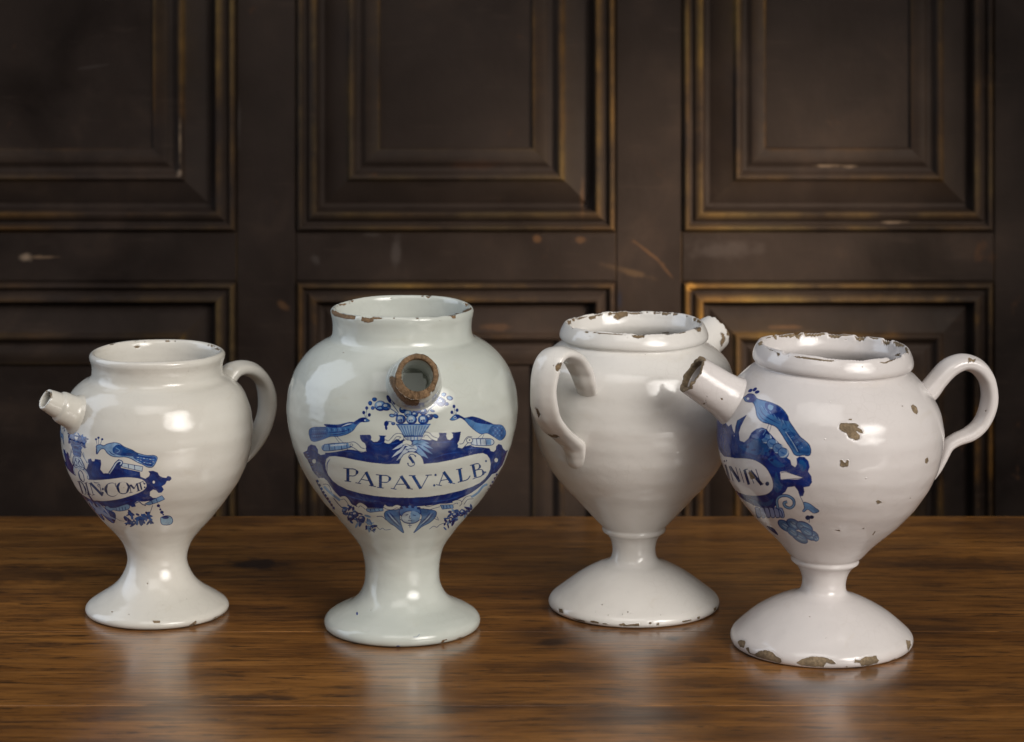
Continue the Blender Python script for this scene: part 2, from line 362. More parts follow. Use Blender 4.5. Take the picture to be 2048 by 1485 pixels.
# ------------------------------------------------------------------ jars
# profile (radius, height) in mm from under the foot, up the outside, over the rim and down the inside
PR = {
'j1': [(0, 6), (32, 6), (46, 4), (49, .3), (53, 0), (56.3, .6), (58.4, 2), (59.2, 4.7), (57.8, 7.4), (53.2, 10.8), (46.7, 14.9), (38.6, 20.3), (31, 27.8), (26.7, 35.5), (24.8, 42.2), (24.9, 47.4), (26.8, 54.1), (30.1, 60.8), (36, 68), (48, 81.2), (59, 95.5), (70, 112), (76.7, 129.8), (79.5, 148.4), (79, 157.7), (76, 171.7), (70.3, 183.6), (63, 190.6), (56.6, 194), (54.5, 196.8), (54.1, 201.5), (54.4, 206), (55.1, 208.6), (56, 211.6), (55.8, 214.3), (54, 216), (51.8, 215.1), (50.4, 212), (50, 203), (50, 195.8), (55.3, 190.6), (66, 182.4), (73.4, 170), (75.6, 154.6), (74, 134), (66, 110.3), (54, 92.7), (38, 78.3), (21, 70), (0, 67)],
'j2': [(0, 6.2), (34, 6.2), (51, 4.1), (54, .3), (57.8, 0), (60.8, .6), (62.8, 2.2), (63.6, 5.6), (62, 9.2), (57, 12.8), (49.5, 16.6), (41.6, 20.7), (35, 26.9), (31.4, 34.6), (30.1, 43.4), (30.6, 51.7), (32.7, 62), (36.6, 69.8), (42.6, 78), (53.7, 91.5), (68, 108.3), (81.9, 130.7), (90.3, 153), (93.8, 171.6), (94, 184), (91.5, 198.4), (84.4, 214.4), (73.6, 226.5), (64.5, 232.6), (58.8, 235.4), (57, 238.7), (56.7, 244.5), (57.1, 250.5), (58, 255), (58.2, 257.8), (57, 259.8), (55.2, 259.8), (53.9, 257.8), (52.8, 248), (52.5, 238.7), (56.4, 234.1), (69.2, 224.3), (80.9, 211.9), (88.3, 196.4), (90, 181.9), (86.5, 153), (78, 131.3), (63.8, 108.5), (46.8, 91), (26.6, 80.6), (0, 77.5)],
'j3': [(0, 26.6), (12.8, 26.6), (31.9, 20.5), (51, 10.2), (60, 2), (65, 0), (68, .4), (70.3, 1.5), (71.5, 3.9), (70.2, 7.4), (63.2, 13.2), (52, 21.8), (40.5, 29.3), (30.4, 34.4), (23.2, 37), (19.8, 39.5), (18.2, 44), (18.2, 50.1), (20, 56.5), (22.8, 60.2), (25.2, 61.9), (26.5, 63.3), (26.7, 64.9), (26.3, 66.5), (28.4, 68.8), (35.1, 75.7), (48.5, 90.6), (63.4, 106.2), (75.2, 124.1), (82.4, 142.6), (85.9, 160.7), (85.8, 175), (83.3, 192.4), (78.8, 204), (71.5, 212.4), (64.8, 217.6), (60.6, 220.2), (59.2, 221.4), (59.7, 222.8), (61.7, 224), (62.4, 226.6), (61.6, 230), (59.9, 233.4), (58.3, 236), (57, 236.9), (55.8, 236.3), (54.4, 232), (52.8, 224), (56.4, 217), (66, 209.8), (74.5, 201.6), (79.3, 190.4), (81.4, 172), (78.2, 143.3), (70.2, 123.8), (57.5, 105.4), (40.4, 90), (21.3, 79.8), (0, 76.8)],
'j4': [(0, 26.6), (12.8, 26.6), (31.9, 20.5), (51, 10.2), (60, 2), (65.5, 0), (68.8, .4), (71.2, 1.7), (72.3, 4.6), (71.4, 8.6), (65, 15.4), (53.2, 24.9), (41, 32.2), (30.2, 37), (22.6, 39.8), (18.8, 42.3), (17.5, 46.5), (17.8, 52.5), (19.9, 58.3), (22.8, 62.2), (25.4, 64.3), (26.9, 65.7), (27, 67.3), (26.6, 68.8), (29.6, 71.4), (39, 81.9), (52.9, 94.6), (67.1, 110), (79, 128), (86.2, 144.4), (89.4, 160.8), (89.6, 175.7), (85.4, 191.2), (79.6, 200.8), (73.2, 208.9), (66.5, 215.3), (62.2, 218.6), (60.4, 220.3), (60.8, 221.6), (63, 223), (63.9, 225.8), (63.2, 229.6), (61.5, 233.6), (59.9, 236.6), (58.5, 237.6), (57.2, 236.9), (55.6, 232), (54.3, 224), (58.5, 216), (68, 207.7), (76.6, 197.4), (82, 188.2), (85.1, 168.8), (81.4, 144.2), (73.4, 127.9), (59.6, 109.5), (42.6, 94.1), (21.3, 81.8), (0, 78.8)],
}
SPL = {'j1': (15, 36), 'j2': (15, 36), 'j3': (22, 45), 'j4': (22, 45)}   # foot/body split, crest of the rim
BASEPX = {'j1': (314.5, 1223), 'j2': (804.5, 1252.5), 'j3': (1268, 1211.5), 'j4': (1643, 1287)}
LEAN = {'j1': 0., 'j2': 0., 'j3': 0., 'j4': math.radians(2.3)}
def crc(P, n):
    """centripetal Catmull-Rom"""
    P = np.array(P, float); Q = np.vstack([2 * P[0] - P[1], P, 2 * P[-1] - P[-2]]); out = []
    for i in range(1, len(Q) - 2):
        p0, p1, p2, p3 = Q[i - 1:i + 3]
        d = lambda a, b: max(np.sqrt(np.hypot(*(b - a))), 1e-6)
        t0 = 0; t1 = d(p0, p1); t2 = t1 + d(p1, p2); t3 = t2 + d(p2, p3)
        t = np.linspace(t1, t2, n, endpoint=False)[:, None]
        A1 = (t1 - t) / (t1 - t0) * p0 + (t - t0) / (t1 - t0) * p1; A2 = (t2 - t) / (t2 - t1) * p1 + (t - t1) / (t2 - t1) * p2
        A3 = (t3 - t) / (t3 - t2) * p2 + (t - t2) / (t3 - t2) * p3
        B1 = (t2 - t) / (t2 - t0) * A1 + (t - t0) / (t2 - t0) * A2; B2 = (t3 - t) / (t3 - t1) * A2 + (t - t1) / (t3 - t1) * A3
        out.append((t2 - t) / (t2 - t1) * B1 + (t - t1) / (t2 - t1) * B2)
    out.append(P[-1:]); return np.vstack(out)

TW, TH = 2560, 2048     # texture: u = azimuth (0.5 faces the camera), v = path along the outside of the profile
NTH = 448
class Jar:
    def __init__(s, key, loc_label):
        s.k = key; s.base = ground(*BASEPX[key]); s.lean = LEAN[key]
        P = PR[key]; n = 40
        fine = crc(P, n) / 1000
        seg = np.r_[0, np.cumsum(np.hypot(*np.diff(fine, axis=0).T))]
        crest = seg[SPL[key][1] * n]; s.vend = crest + .045; s.v0 = seg[3 * n]
        # resample: fine near rim and foot edge, coarser elsewhere
        pos = []; d = 0
        while d < seg[-1]:
            pos.append(d)
            if d < s.v0: st = .004
            elif d < s.v0 + .03: st = .0006
            elif d < crest - .03: st = .0012
            elif d < crest + .022: st = .0006
            elif d < s.vend: st = .0015
            else: st = .005
            d += st
        pos.append(seg[-1]); s.pos = np.array(pos)
        s.r = np.interp(s.pos, seg, fine[:, 0]); s.z = np.interp(s.pos, seg, fine[:, 1])
        s.split = int(np.argmin(abs(s.pos - seg[SPL[key][0] * n]))); s.crest = crest
        s.th = np.linspace(-math.pi, math.pi, NTH + 1)
        s.v = np.clip((s.pos - s.v0) / (s.vend - s.v0), 0, 1)
        s.img_p = None; s.chip = np.zeros((TH, TW), np.float32); s.paint = None
        s.make_grid(); s.make_bvh()
    def place(s, rho, th, z):
        """jar coordinates to world"""
        x = rho * np.sin(th); y = -rho * np.cos(th)
        L = s.lean * np.clip(z / .05, 0, 1)
        return np.stack([x * np.cos(L) + z * np.sin(L) + s.base[0], y + s.base[1] + 0 * z, z * np.cos(L) - x * np.sin(L)], -1)
    def make_grid(s):
        th = s.th[None, :]; r = s.r[:, None]; z = s.z[:, None] + 0 * th
        # hand-thrown irregularity
        k = {'j1': 1, 'j2': 2, 'j3': 3, 'j4': 4}[s.k]
        rr = r * (1 + .0022 * np.sin(2 * th + k) + .0012 * np.sin(3 * th + 2 * k + z * 30)) + .0001 * np.sin(z * 420 + k) * np.clip(r / .05, 0, 1)
        up = np.clip((z - .19) / .04, 0, 1)
        z = z + up * (.0006 * np.sin(th * 2 + k) + .0003 * np.sin(5 * th + k))
        s.R = rr; s.Z = z
        s.G = s.place(rr, th, z)
    def make_bvh(s):
        a = np.arange(0, len(s.pos), 2); b = np.arange(0, NTH + 1, 2)
        sub = s.G[np.ix_(a, b)]; n, m = sub.shape[:2]; s.bi, s.bj = a, b
        idx = np.arange(n * m).reshape(n, m)
        A, B, C, D = idx[:-1, :-1], idx[:-1, 1:], idx[1:, 1:], idx[1:, :-1]
        tri = np.stack([np.stack([A, B, C], -1), np.stack([A, C, D], -1)], 2).reshape(-1, 3)
        s.bv = sub.reshape(-1, 3); s.tri = tri; s.bm = m
        s.bvh = BVHTree.FromPolygons([tuple(p) for p in s.bv], [tuple(map(int, t)) for t in tri])
        U, V = np.meshgrid(s.th[b] / (2 * math.pi) + .5, s.v[a]); s.buv = np.stack([U, V], -1).reshape(-1, 2)
    def cast(s, x, y):
        o = Vector((0, -CAM_D, CAM_H)); d = Vector(((x - 1024) / F_PX, 1, -(y - YH) / F_PX)).normalized()
        h, nn, i, _ = s.bvh.ray_cast(o, d)
        if h is None: return None
        t = s.tri[i]; a, b, c = [s.bv[q] for q in t]; h = np.array(h)
        v0 = b - a; v1 = c - a; v2 = h - a
        d00 = v0 @ v0; d01 = v0 @ v1; d11 = v1 @ v1; d20 = v2 @ v0; d21 = v2 @ v1; den = d00 * d11 - d01 * d01
        bb = (d11 * d20 - d01 * d21) / den; cc = (d00 * d21 - d01 * d20) / den
        return (1 - bb - cc) * s.buv[t[0]] + bb * s.buv[t[1]] + cc * s.buv[t[2]]
    def uv(s, pts):
        """photo px polygon -> texture px; points off the jar are pulled towards its axis"""
        out = []; cx = proj(s.place(np.array(0.), np.array(0.), np.array(.15)))[0]; s.ybase = BASEPX[s.k][1]
        for x, y in pts:
            q = None
            for k in range(60):
                q = s.cast(x, y)
                if q is not None: break
                x += 1.2 if x < cx else -1.2
                if y > s.ybase: y -= 1
            if q is not None: out.append((q[0] * TW, q[1] * TH))
        return np.array(out)

# ---- rasteriser --------------------------------------------------------
def densify(P, closed=True, step=3.5):
    P = np.array(P, float); out = []
    n = len(P)
    for i in range(n if closed else n - 1):
        a, b = P[i], P[(i + 1) % n]; k = max(1, int(np.hypot(*(b - a)) / step))
        for j in range(k): out.append(a + (b - a) * j / k)
    if not closed: out.append(P[-1])
    return np.array(out)
def smooth_poly(P, closed=True, n=5):
    P = np.array(P, float)
    if closed: Q = np.vstack([P[-1], P, P[0], P[1]])
    else: Q = np.vstack([2 * P[0] - P[1], P, 2 * P[-1] - P[-2]])
    out = []; t = np.linspace(0, 1, n, endpoint=False)[:, None]
    for i in range(1, len(Q) - 2):
        a, b, c, d = Q[i - 1:i + 3]
        out.append(.5 * ((2 * b) + (c - a) * t + (2 * a - 5 * b + 4 * c - d) * t ** 2 + (3 * b - a - 3 * c + d) * t ** 3))
    r = np.vstack(out)
    return r if closed else np.vstack([r, P[-1:]])
def fill_mask(P, W_, H_):
    """even-odd fill; returns bbox and boolean mask"""
    x0 = max(int(np.floor(P[:, 0].min())), 0); x1 = min(int(np.ceil(P[:, 0].max())) + 1, W_)
    y0 = max(int(np.floor(P[:, 1].min())), 0); y1 = min(int(np.ceil(P[:, 1].max())) + 1, H_)
    if x1 <= x0 or y1 <= y0: return None
    T = np.zeros((y1 - y0, x1 - x0 + 1), np.int32)
    A = P; B = np.roll(P, -1, 0)
    for (ax, ay), (bx, by) in zip(A, B):
        if ay == by: continue
        lo, hi = (ay, by) if ay < by else (by, ay)
        r0 = max(int(math.ceil(lo - .5)), y0); r1 = min(int(math.ceil(hi - .5)), y1)
        if r1 <= r0: continue
        rows = np.arange(r0, r1); xs = ax + (rows + .5 - ay) * (bx - ax) / (by - ay)
        c = np.clip(np.ceil(xs - .5).astype(int) - x0, 0, x1 - x0)
        np.add.at(T, (rows - y0, c), 1)
    return x0, y0, x1, y1, (np.cumsum(T, 1)[:, :-1] % 2).astype(bool)
_rng = np.random.RandomState(3)
def smooth_noise(W_, H_, cell, rng):
    g = rng.rand(H_ // cell + 3, W_ // cell + 3).astype(np.float32)
    y = np.arange(H_) / cell; x = np.arange(W_) / cell
    yi = y.astype(int); xi = x.astype(int); fy = (y - yi)[:, None]; fx = (x - xi)[None]
    fy = fy * fy * (3 - 2 * fy); fx = fx * fx * (3 - 2 * fx)
    r0 = g[yi]; r1 = g[yi + 1]
    return (r0[:, xi] * (1 - fx) + r0[:, xi + 1] * fx) * (1 - fy) + (r1[:, xi] * (1 - fx) + r1[:, xi + 1] * fx) * fy
D_, M_, L_, W2_, LN_ = (.042, .070, .32), (.13, .29, .53), (.43, .57, .71), (.70, .74, .77), (.07, .12, .30)
class Brush:
    """paints photo-traced shapes on a jar; crop coordinates are (x/s+ox, y/s+oy)"""
    def __init__(s, jar, ox, oy, sc, mirror=None):
        s.j = jar; s.o = (ox, oy, sc); s.mir = None
        if jar.paint is None: jar.paint = np.zeros((TH, TW, 4), np.float32); jar.paint[..., :3] = M_
        if mirror: s.mir = s.j.uv([s.px([mirror])[0]])[0][0]
    def px(s, P): P = np.array(P, float); return np.stack([P[:, 0] / s.o[2] + s.o[0], P[:, 1] / s.o[2] + s.o[1]], -1)
    def _put(s, T, col, mirror=True):
        todo = [T]
        if s.mir is not None and mirror:
            Q = T.copy(); Q[:, 0] = 2 * s.mir - Q[:, 0]; todo.append(Q)
        for P in todo:
            for sh in (0, TW) if P[:, 0].min() < 0 else (0,):
                r = fill_mask(P + [sh, 0], TW, TH)
                if r is None: continue
                x0, y0, x1, y1, m = r; A = s.j.paint[y0:y1, x0:x1]
                if col is None: A[..., 3][m] = 0
                else: A[m] = (*col, 1)
    def poly(s, P, col, smooth=True, mirror=True):
        P = s.px(P); P = smooth_poly(P) if smooth else P
        T = s.j.uv(densify(P))
        if len(T) > 2: s._put(T, col, mirror)
    def line(s, P, w, col, smooth=True, mirror=True, taper=False):
        P = s.px(P); w = w / s.o[2]
        if smooth and len(P) > 2: P = smooth_poly(P, False)
        P = densify(P, False, 2.5)
        d = np.gradient(P, axis=0); d /= np.maximum(np.hypot(d[:, 0], d[:, 1]), 1e-6)[:, None]
        nrm = np.stack([-d[:, 1], d[:, 0]], -1); h = np.full(len(P), w / 2)
        if taper: h = h * np.clip(np.sin(np.linspace(.12, math.pi - .05, len(P))) * 1.15, .12, 1)
        T = s.j.uv(np.vstack([P + nrm * h[:, None], (P - nrm * h[:, None])[::-1]]))
        if len(T) > 2: s._put(T, col, mirror)
    def ell(s, c, rx, ry, col, ang=0, mirror=True, n=18):
        a = np.linspace(0, 2 * math.pi, n, endpoint=False); ca, sa = math.cos(math.radians(ang)), math.sin(math.radians(ang))
        x, y = rx * np.cos(a), ry * np.sin(a)
        T = s.j.uv(s.px(np.stack([c[0] + x * ca - y * sa, c[1] + x * sa + y * ca], -1)))
        if len(T) > 2: s._put(T, col, mirror)
    def shape(s, P, fill, lw=6, lc=LN_, mirror=True, smooth=True):
        s.poly(P, fill, smooth, mirror); s.line(list(P) + [P[0]], lw, lc, smooth, mirror)
    def blossom(s, c, r, col=M_, ang=0):
        s.ell(c, r, r * .88, D_, ang); s.ell((c[0] - .1 * r, c[1] - .12 * r), r * .8, r * .68, col, ang)
        s.ell((c[0] - .2 * r, c[1] - .25 * r), r * .42, r * .34, W2_, ang); s.line([(c[0] - .6 * r, c[1] + .3 * r), (c[0], c[1] + .05 * r), (c[0] + .5 * r, c[1] + .45 * r)], r * .16, D_)
def chip_poly(jar, ox, oy, sc, P, jag=5):
    """clay-coloured loss in the glaze, ragged outline"""
    Pp = np.array(P, float); Pp = np.stack([Pp[:, 0] / sc + ox, Pp[:, 1] / sc + oy], -1)
    T = jar.uv(densify(Pp, True, 1.6))
    if len(T) < 3: return
    if T[:, 0].max() - T[:, 0].min() > TW / 2: return
    n = len(T); nz = np.convolve(np.r_[_rng.randn(n), 0], [.3, .5, .3], 'same')[:n, None] * jag * .5
    T = T + nz * _rng.randn(n, 2) * .9
    r = fill_mask(T, TW, TH)
    if r is None: return
    x0, y0, x1, y1, m = r; jar.chip[y0:y1, x0:x1][m] = 1
def pit(jar, x, y, r, ox=0, oy=0, sc=1):
    a = np.linspace(0, 2 * math.pi, 9)[:-1]; rr = r * (.7 + .6 * _rng.rand(8))
    chip_poly(jar, ox, oy, sc, np.stack([x + rr * np.cos(a), y + rr * np.sin(a) * .8], -1), 0)
def rim_wear(jar, amount, rng, v_lo=-.0015, v_hi=.002, thr=.6):
    """worn glaze along the crest of the rim"""
    vc = (jar.crest - jar.v0) / (jar.vend - jar.v0) * TH; sc = TH / (jar.vend - jar.v0)
    n = sum(smooth_noise(TW, 4, c, rng)[0] * w for c, w in ((90, .5), (28, .3), (9, .2)))
    n2 = sum(smooth_noise(TW, 4, c, rng)[0] * w for c, w in ((50, .5), (14, .3), (6, .2)))
    for u in range(TW):
        if n[u] > thr:
            k = (n[u] - thr) * amount
            a = int(vc + (v_lo - k * .012 * n2[u]) * sc); b = int(vc + (v_hi * n2[u] + k * .008) * sc)
            jar.chip[max(a, 0):min(b, TH), u] = 1
def to_image(name, arr, non_color=False):
    """arr (H, W) or (H, W, 4), display values"""
    H_, W_ = arr.shape[:2]
    im = bpy.data.images.new(name, W_, H_, alpha=True)
    if arr.ndim == 2: arr = np.dstack([arr, arr, arr, np.ones_like(arr)])
    if non_color: im.colorspace_settings.name = 'Non-Color'
    im.alpha_mode = 'CHANNEL_PACKED'
    if non_color:
        for _ in range(2):
            for ax in (0, 1): arr[..., :3] = ((np.roll(arr, 2, ax) + np.roll(arr, 1, ax) + arr + np.roll(arr, -1, ax) + np.roll(arr, -2, ax)) / 5)[..., :3]
    if not non_color:      # let the colour bleed a little into the glaze
        for ax in (0, 1): arr = (np.roll(arr, 1, ax) + arr * 1.4 + np.roll(arr, -1, ax)) / 3.4
    im.pixels.foreach_set(np.ascontiguousarray(arr, np.float32).reshape(-1)); im.pack(); return im
# ------------------------------------------------------------------ painted decoration
def strokes(b, items, col=(.10, .22, .45), mirror=False):
    for w, P in items: b.line(P, w, col, smooth=len(P) > 3, mirror=mirror)
def scatter(b, rng, poly, n, r0, r1, cols=(D_, M_, D_, L_), mirror=True):
    P = np.array(poly, float); x0, y0 = P.min(0); x1, y1 = P.max(0); k = 0
    from_ = 0
    while k < n and from_ < n * 20:
        from_ += 1
        x, y = rng.uniform(x0, x1), rng.uniform(y0, y1)
        ins = False; j = len(P) - 1
        for i in range(len(P)):
            if (P[i, 1] > y) != (P[j, 1] > y) and x < (P[j, 0] - P[i, 0]) * (y - P[i, 1]) / (P[j, 1] - P[i, 1]) + P[i, 0]: ins = not ins
            j = i
        if ins:
            b.ell((x, y), rng.uniform(r0, r1) * 1.5, rng.uniform(r0, r1) * .6, cols[rng.randint(len(cols))], rng.uniform(0, 180), mirror, 10); k += 1

def paint_j2(J):
    b = Brush(J, 590, 780, 4.6545); rng = np.random.RandomState(5)
    # dark cartouche
    b.poly([(75, 585), (112, 565), (120, 530), (150, 508), (190, 520), (213, 555), (215, 590), (240, 608), (278, 600), (290, 570), (330, 572), (400, 562), (480, 552), (560, 562), (620, 578), (652, 560), (662, 530), (650, 500), (620, 478), (606, 450), (605, 420), (700, 418), (712, 440), (708, 465), (730, 484), (765, 484), (785, 465), (790, 440), (780, 425), (852, 425), (835, 445), (838, 470), (860, 490), (900, 490), (940, 460), (1000, 460), (1060, 470), (1190, 460), (1250, 470), (1300, 462), (1335, 450), (1345, 430), (1338, 400), (1410, 400), (1408, 430), (1418, 460), (1445, 468), (1470, 445), (1470, 415), (1455, 398), (1500, 394), (1545, 390), (1540, 420), (1530, 470), (1512, 500), (1525, 530), (1570, 530), (1640, 512), (1670, 530), (1740, 535), (1810, 545), (1822, 570), (1850, 577), (1870, 555), (1872, 525), (1895, 505), (1925, 515), (1935, 545), (1960, 570), (1982, 562), (1962, 610), (1950, 650), (1930, 700), (1900, 740), (1870, 775), (1835, 785), (1800, 830), (1750, 880), (1700, 920), (1640, 962), (1560, 1002), (1500, 1030), (1470, 1052), (1400, 1062), (1350, 1062), (1300, 1072), (1200, 1082), (1100, 1088), (980, 1088), (830, 1082), (830, 1100), (670, 1102), (640, 1082), (605, 1068), (580, 1092), (540, 1075), (510, 1040), (460, 1010), (420, 1000), (380, 960), (330, 900), (300, 850), (270, 822), (220, 822), (190, 790), (160, 750), (140, 700), (115, 650), (90, 620)], D_, smooth=False)
    # watery lighter passages
    for P in ([(150, 560), (190, 545), (205, 600), (250, 640), (230, 720), (190, 740), (160, 680)], [(330, 590), (480, 575), (620, 600), (760, 620), (830, 655), (620, 640), (440, 605)],
              [(700, 480), (740, 500), (880, 510), (900, 560), (760, 560), (690, 520)], [(1300, 480), (1400, 480), (1500, 500), (1500, 560), (1380, 590), (1290, 640), (1260, 620)],
              [(1560, 560), (1700, 555), (1800, 570), (1700, 575), (1560, 590)], [(1890, 560), (1930, 590), (1900, 700), (1860, 740), (1850, 690)],
              [(420, 930), (560, 985), (760, 1030), (700, 1050), (560, 1020)], [(1100, 1030), (1400, 1010), (1600, 950), (1560, 985), (1350, 1040), (1200, 1060)]):
        b.poly(P, (.075, .14, .36))
    lab = [(280, 690), (290, 642), (322, 618), (370, 615), (450, 625), (560, 650), (700, 675), (850, 690), (970, 688), (985, 640), (1010, 605), (1050, 583), (1088, 576), (1130, 588), (1170, 613), (1192, 650), (1200, 688), (1330, 675), (1460, 650), (1600, 615), (1700, 592), (1750, 587), (1790, 605), (1815, 640), (1825, 690), (1820, 740), (1800, 790), (1770, 830), (1720, 870), (1650, 905), (1550, 940), (1400, 975), (1230, 1000), (1070, 1008), (900, 1005), (740, 990), (600, 965), (480, 930), (400, 890), (350, 850), (310, 800), (285, 740)]
    # feathered shell behind the small letter, pale on dark
    for P in ([(1040, 480), (985, 520), (905, 560)], [(1030, 500), (990, 560), (950, 590), (900, 630)], [(1040, 530), (1000, 600), (945, 660)], [(1060, 470), (1020, 500), (960, 520)], [(1050, 550), (1030, 590), (990, 640)]):
        b.line(P, 26, W2_, taper=True)
    for P in ([(1130, 480), (1200, 510), (1285, 550)], [(1140, 500), (1200, 545), (1280, 600)], [(1130, 520), (1190, 590), (1240, 640)], [(1120, 470), (1180, 480), (1250, 500)], [(1120, 540), (1160, 590), (1200, 620)]):
        b.line(P, 26, L_, taper=True)
    b.ell((1045, 495), 42, 28, None); b.ell((1135, 495), 42, 28, L_); b.ell((1088, 545), 50, 34, W2_)
    b.line([(1000, 520), (1040, 505), (1085, 525), (1130, 505), (1180, 515)], 5, LN_); b.line([(1040, 560), (1090, 545), (1140, 565)], 4, LN_)
    b.poly(lab, None, smooth=False); b.line(lab + [lab[0]], 6, LN_, smooth=False)
    b.ell((178, 665), 17, 20, None); b.ell((1873, 655), 17, 20, None)
    # scrolls and rolls
    b.poly([(262, 500), (500, 488), (512, 548), (268, 585)], None); b.shape([(272, 508), (500, 494), (508, 540), (276, 570)], L_, 6)
    for x in (315, 365, 430, 480): b.line([(x, 505), (x + 8, 562)], 5, LN_)
    b.line([(330, 520), (480, 508)], 16, W2_)
    b.line([(500, 505), (545, 500), (580, 538), (620, 565), (660, 556)], 38, None); b.line([(500, 492), (550, 486), (590, 512), (618, 540), (650, 548)], 6, LN_); b.line([(510, 530), (545, 540), (590, 570), (640, 580), (668, 560), (670, 525)], 6, LN_); b.ell((525, 515), 16, 14, LN_); b.ell((525, 515), 11, 9, None)
    b.line([(1665, 470), (1620, 440), (1592, 480), (1560, 525), (1520, 522)], 36, None); b.line([(1650, 440), (1612, 436), (1585, 460), (1562, 500), (1530, 505)], 6, LN_); b.line([(1640, 490), (1605, 500), (1560, 545), (1520, 540)], 6, LN_)
    b.poly([(1650, 446), (1842, 450), (1840, 530), (1648, 522)], None); b.shape([(1655, 455), (1830, 458), (1832, 515), (1650, 512)], W2_, 6); b.poly([(1780, 462), (1826, 462), (1826, 512), (1780, 512)], L_, False)
    for x in (1690, 1725, 1775): b.line([(x, 458), (x + 5, 514)], 5, LN_)
    b.ell((1625, 470), 32, 28, LN_); b.ell((1625, 470), 26, 22, None); b.ell((1625, 468), 8, 7, LN_)
    for P in ([(835, 478), (872, 490), (905, 462), (940, 425), (985, 423), (1000, 450), (972, 465)], [(1185, 440), (1200, 412), (1240, 412), (1275, 445), (1325, 465)]):
        b.line(P, 34, LN_); b.line(P, 23, None)
    # basket
    b.shape([(945, 322), (1255, 322), (1240, 352), (1205, 390), (1192, 428), (1010, 428), (990, 388), (962, 350)], (.52, .61, .70), 5, smooth=False)
    for k in range(11):
        t = k / 10; b.line([(960 + 282 * t, 335), (1012 + 178 * t, 425)], 5, M_, False)
    b.line([(940, 322), (1262, 322)], 12, M_, False); b.line([(1005, 432), (1195, 432)], 8, M_, False)
    b.shape([(1012, 436), (1190, 436), (1165, 470), (1045, 470)], W2_, 4, smooth=False)
    for x in (1050, 1080, 1110, 1140): b.line([(x, 440), (x, 468)], 4, M_, False)
    # flowers
    for (x, y, r, c) in ((1010, 185, 42, M_), (1065, 165, 36, D_), (1130, 195, 40, M_), (1195, 205, 38, M_), (1250, 255, 34, M_), (1055, 222, 40, L_), (1115, 230, 32, M_), (985, 275, 50, M_), (1085, 278, 52, L_), (1195, 278, 52, M_), (940, 230, 22, M_), (1040, 160, 26, D_), (1150, 160, 28, D_)): b.blossom((x, y), r, c)
    for x in (985, 1085, 1195):
        for dx in (-22, -6, 12): b.line([(x + dx, 250), (x + dx * 1.3, 300)], 6, W2_, False)
    for c, rx, ry, a, col in (((875, 88), 18, 42, -25, D_), ((918, 105), 14, 36, -15, M_), ((968, 125), 26, 38, -35, D_), ((740, 90), 24, 20, 0, M_), ((700, 125), 20, 22, 0, M_), ((724, 170), 18, 18, 0, M_), ((850, 315), 22, 28, 20, D_), ((848, 352), 12, 24, -10, D_), ((915, 315), 20, 16, 0, M_), ((1385, 45), 24, 20, 0, L_), ((1440, 78), 32, 22, 15, L_), ((1410, 132), 24, 18, 0, M_), ((1300, 110), 28, 16, -40, M_), ((1345, 90), 26, 30, 0, M_), ((1278, 195), 26, 14, 20, M_), ((1308, 246), 30, 20, 25, M_), ((1270, 240), 20, 16, 0, D_)):
        b.ell(c, rx, ry, D_, a); b.ell((c[0] - 2, c[1] - 2), rx * .7, ry * .68, col, a)
    b.blossom((795, 150), 56, L_); b.blossom((850, 158), 44, M_); b.blossom((1360, 115), 46, M_)
    for P in ([(890, 110), (925, 160), (965, 215)], [(860, 160), (920, 195), (960, 225)], [(1330, 110), (1280, 160), (1225, 215)], [(1290, 150), (1250, 185), (1230, 215)], [(920, 315), (900, 300), (860, 295)], [(905, 235), (935, 245)]):
        b.line(P, 10, W2_); b.line(P, 4, LN_)
    b.ell((903, 240), 28, 18, D_, 10); b.ell((903, 240), 18, 10, L_, 10)
    # birds
    b.shape([(128, 410), (135, 370), (180, 348), (290, 345), (275, 322), (400, 325), (500, 303), (560, 300), (600, 268), (650, 260), (695, 290), (650, 300), (612, 302), (578, 330), (540, 380), (480, 415), (400, 435), (330, 436), (260, 462), (190, 482), (150, 470)], (.22, .38, .57), 5)
    b.poly([(140, 400), (160, 365), (290, 352), (300, 430), (250, 455), (180, 472), (150, 450)], (.16, .30, .50)); b.poly([(282, 325), (400, 330), (500, 308), (545, 305), (500, 335), (400, 352), (320, 350)], D_)
    b.poly([(545, 305), (600, 268), (652, 262), (650, 296), (600, 300), (570, 325)], D_); b.line([(430, 345), (490, 322), (540, 315)], 12, W2_, taper=True)
    for k in range(7):
        for j in range(3): b.line([(160 + k * 19 + j * 4, 385 + j * 24), (170 + k * 19 + j * 4, 378 + j * 24)], 5, D_ if j % 2 else L_, False)
    b.ell((652, 284), 9, 8, W2_)
    for k in range(9): b.line([(305 + k * 26, 350 + (k % 3) * 4), (318 + k * 26, 372), (312 + k * 26, 392)], 5, D_ if k % 2 else L_, taper=True)
    for P in ([(300, 400), (380, 395), (460, 385), (520, 360)], [(330, 420), (400, 416), (470, 400)], [(140, 420), (200, 415), (290, 405)], [(150, 445), (210, 440), (270, 430)]): b.line(P, 6, D_, taper=True)
    for P in ([(1700, 300), (1760, 330), (1820, 350)], [(1640, 310), (1700, 345), (1770, 370)], [(1620, 295), (1680, 330), (1730, 370)], [(1850, 360), (1900, 375), (1945, 400)], [(1830, 390), (1880, 410), (1930, 440)]): b.line(P, 6, D_, taper=True)
    for k in range(8): b.line([(1640 + k * 22, 292 + k * 9), (1648 + k * 22, 312 + k * 9)], 6, L_ if k % 2 else D_, taper=True)
    for P, c in (([(655, 262), (643, 220)], (640, 212)), ([(660, 262), (668, 180)], (668, 170)), ([(664, 264), (686, 242)], (692, 234))): b.line(P, 4, LN_, False); b.ell(c, 15, 17, D_)
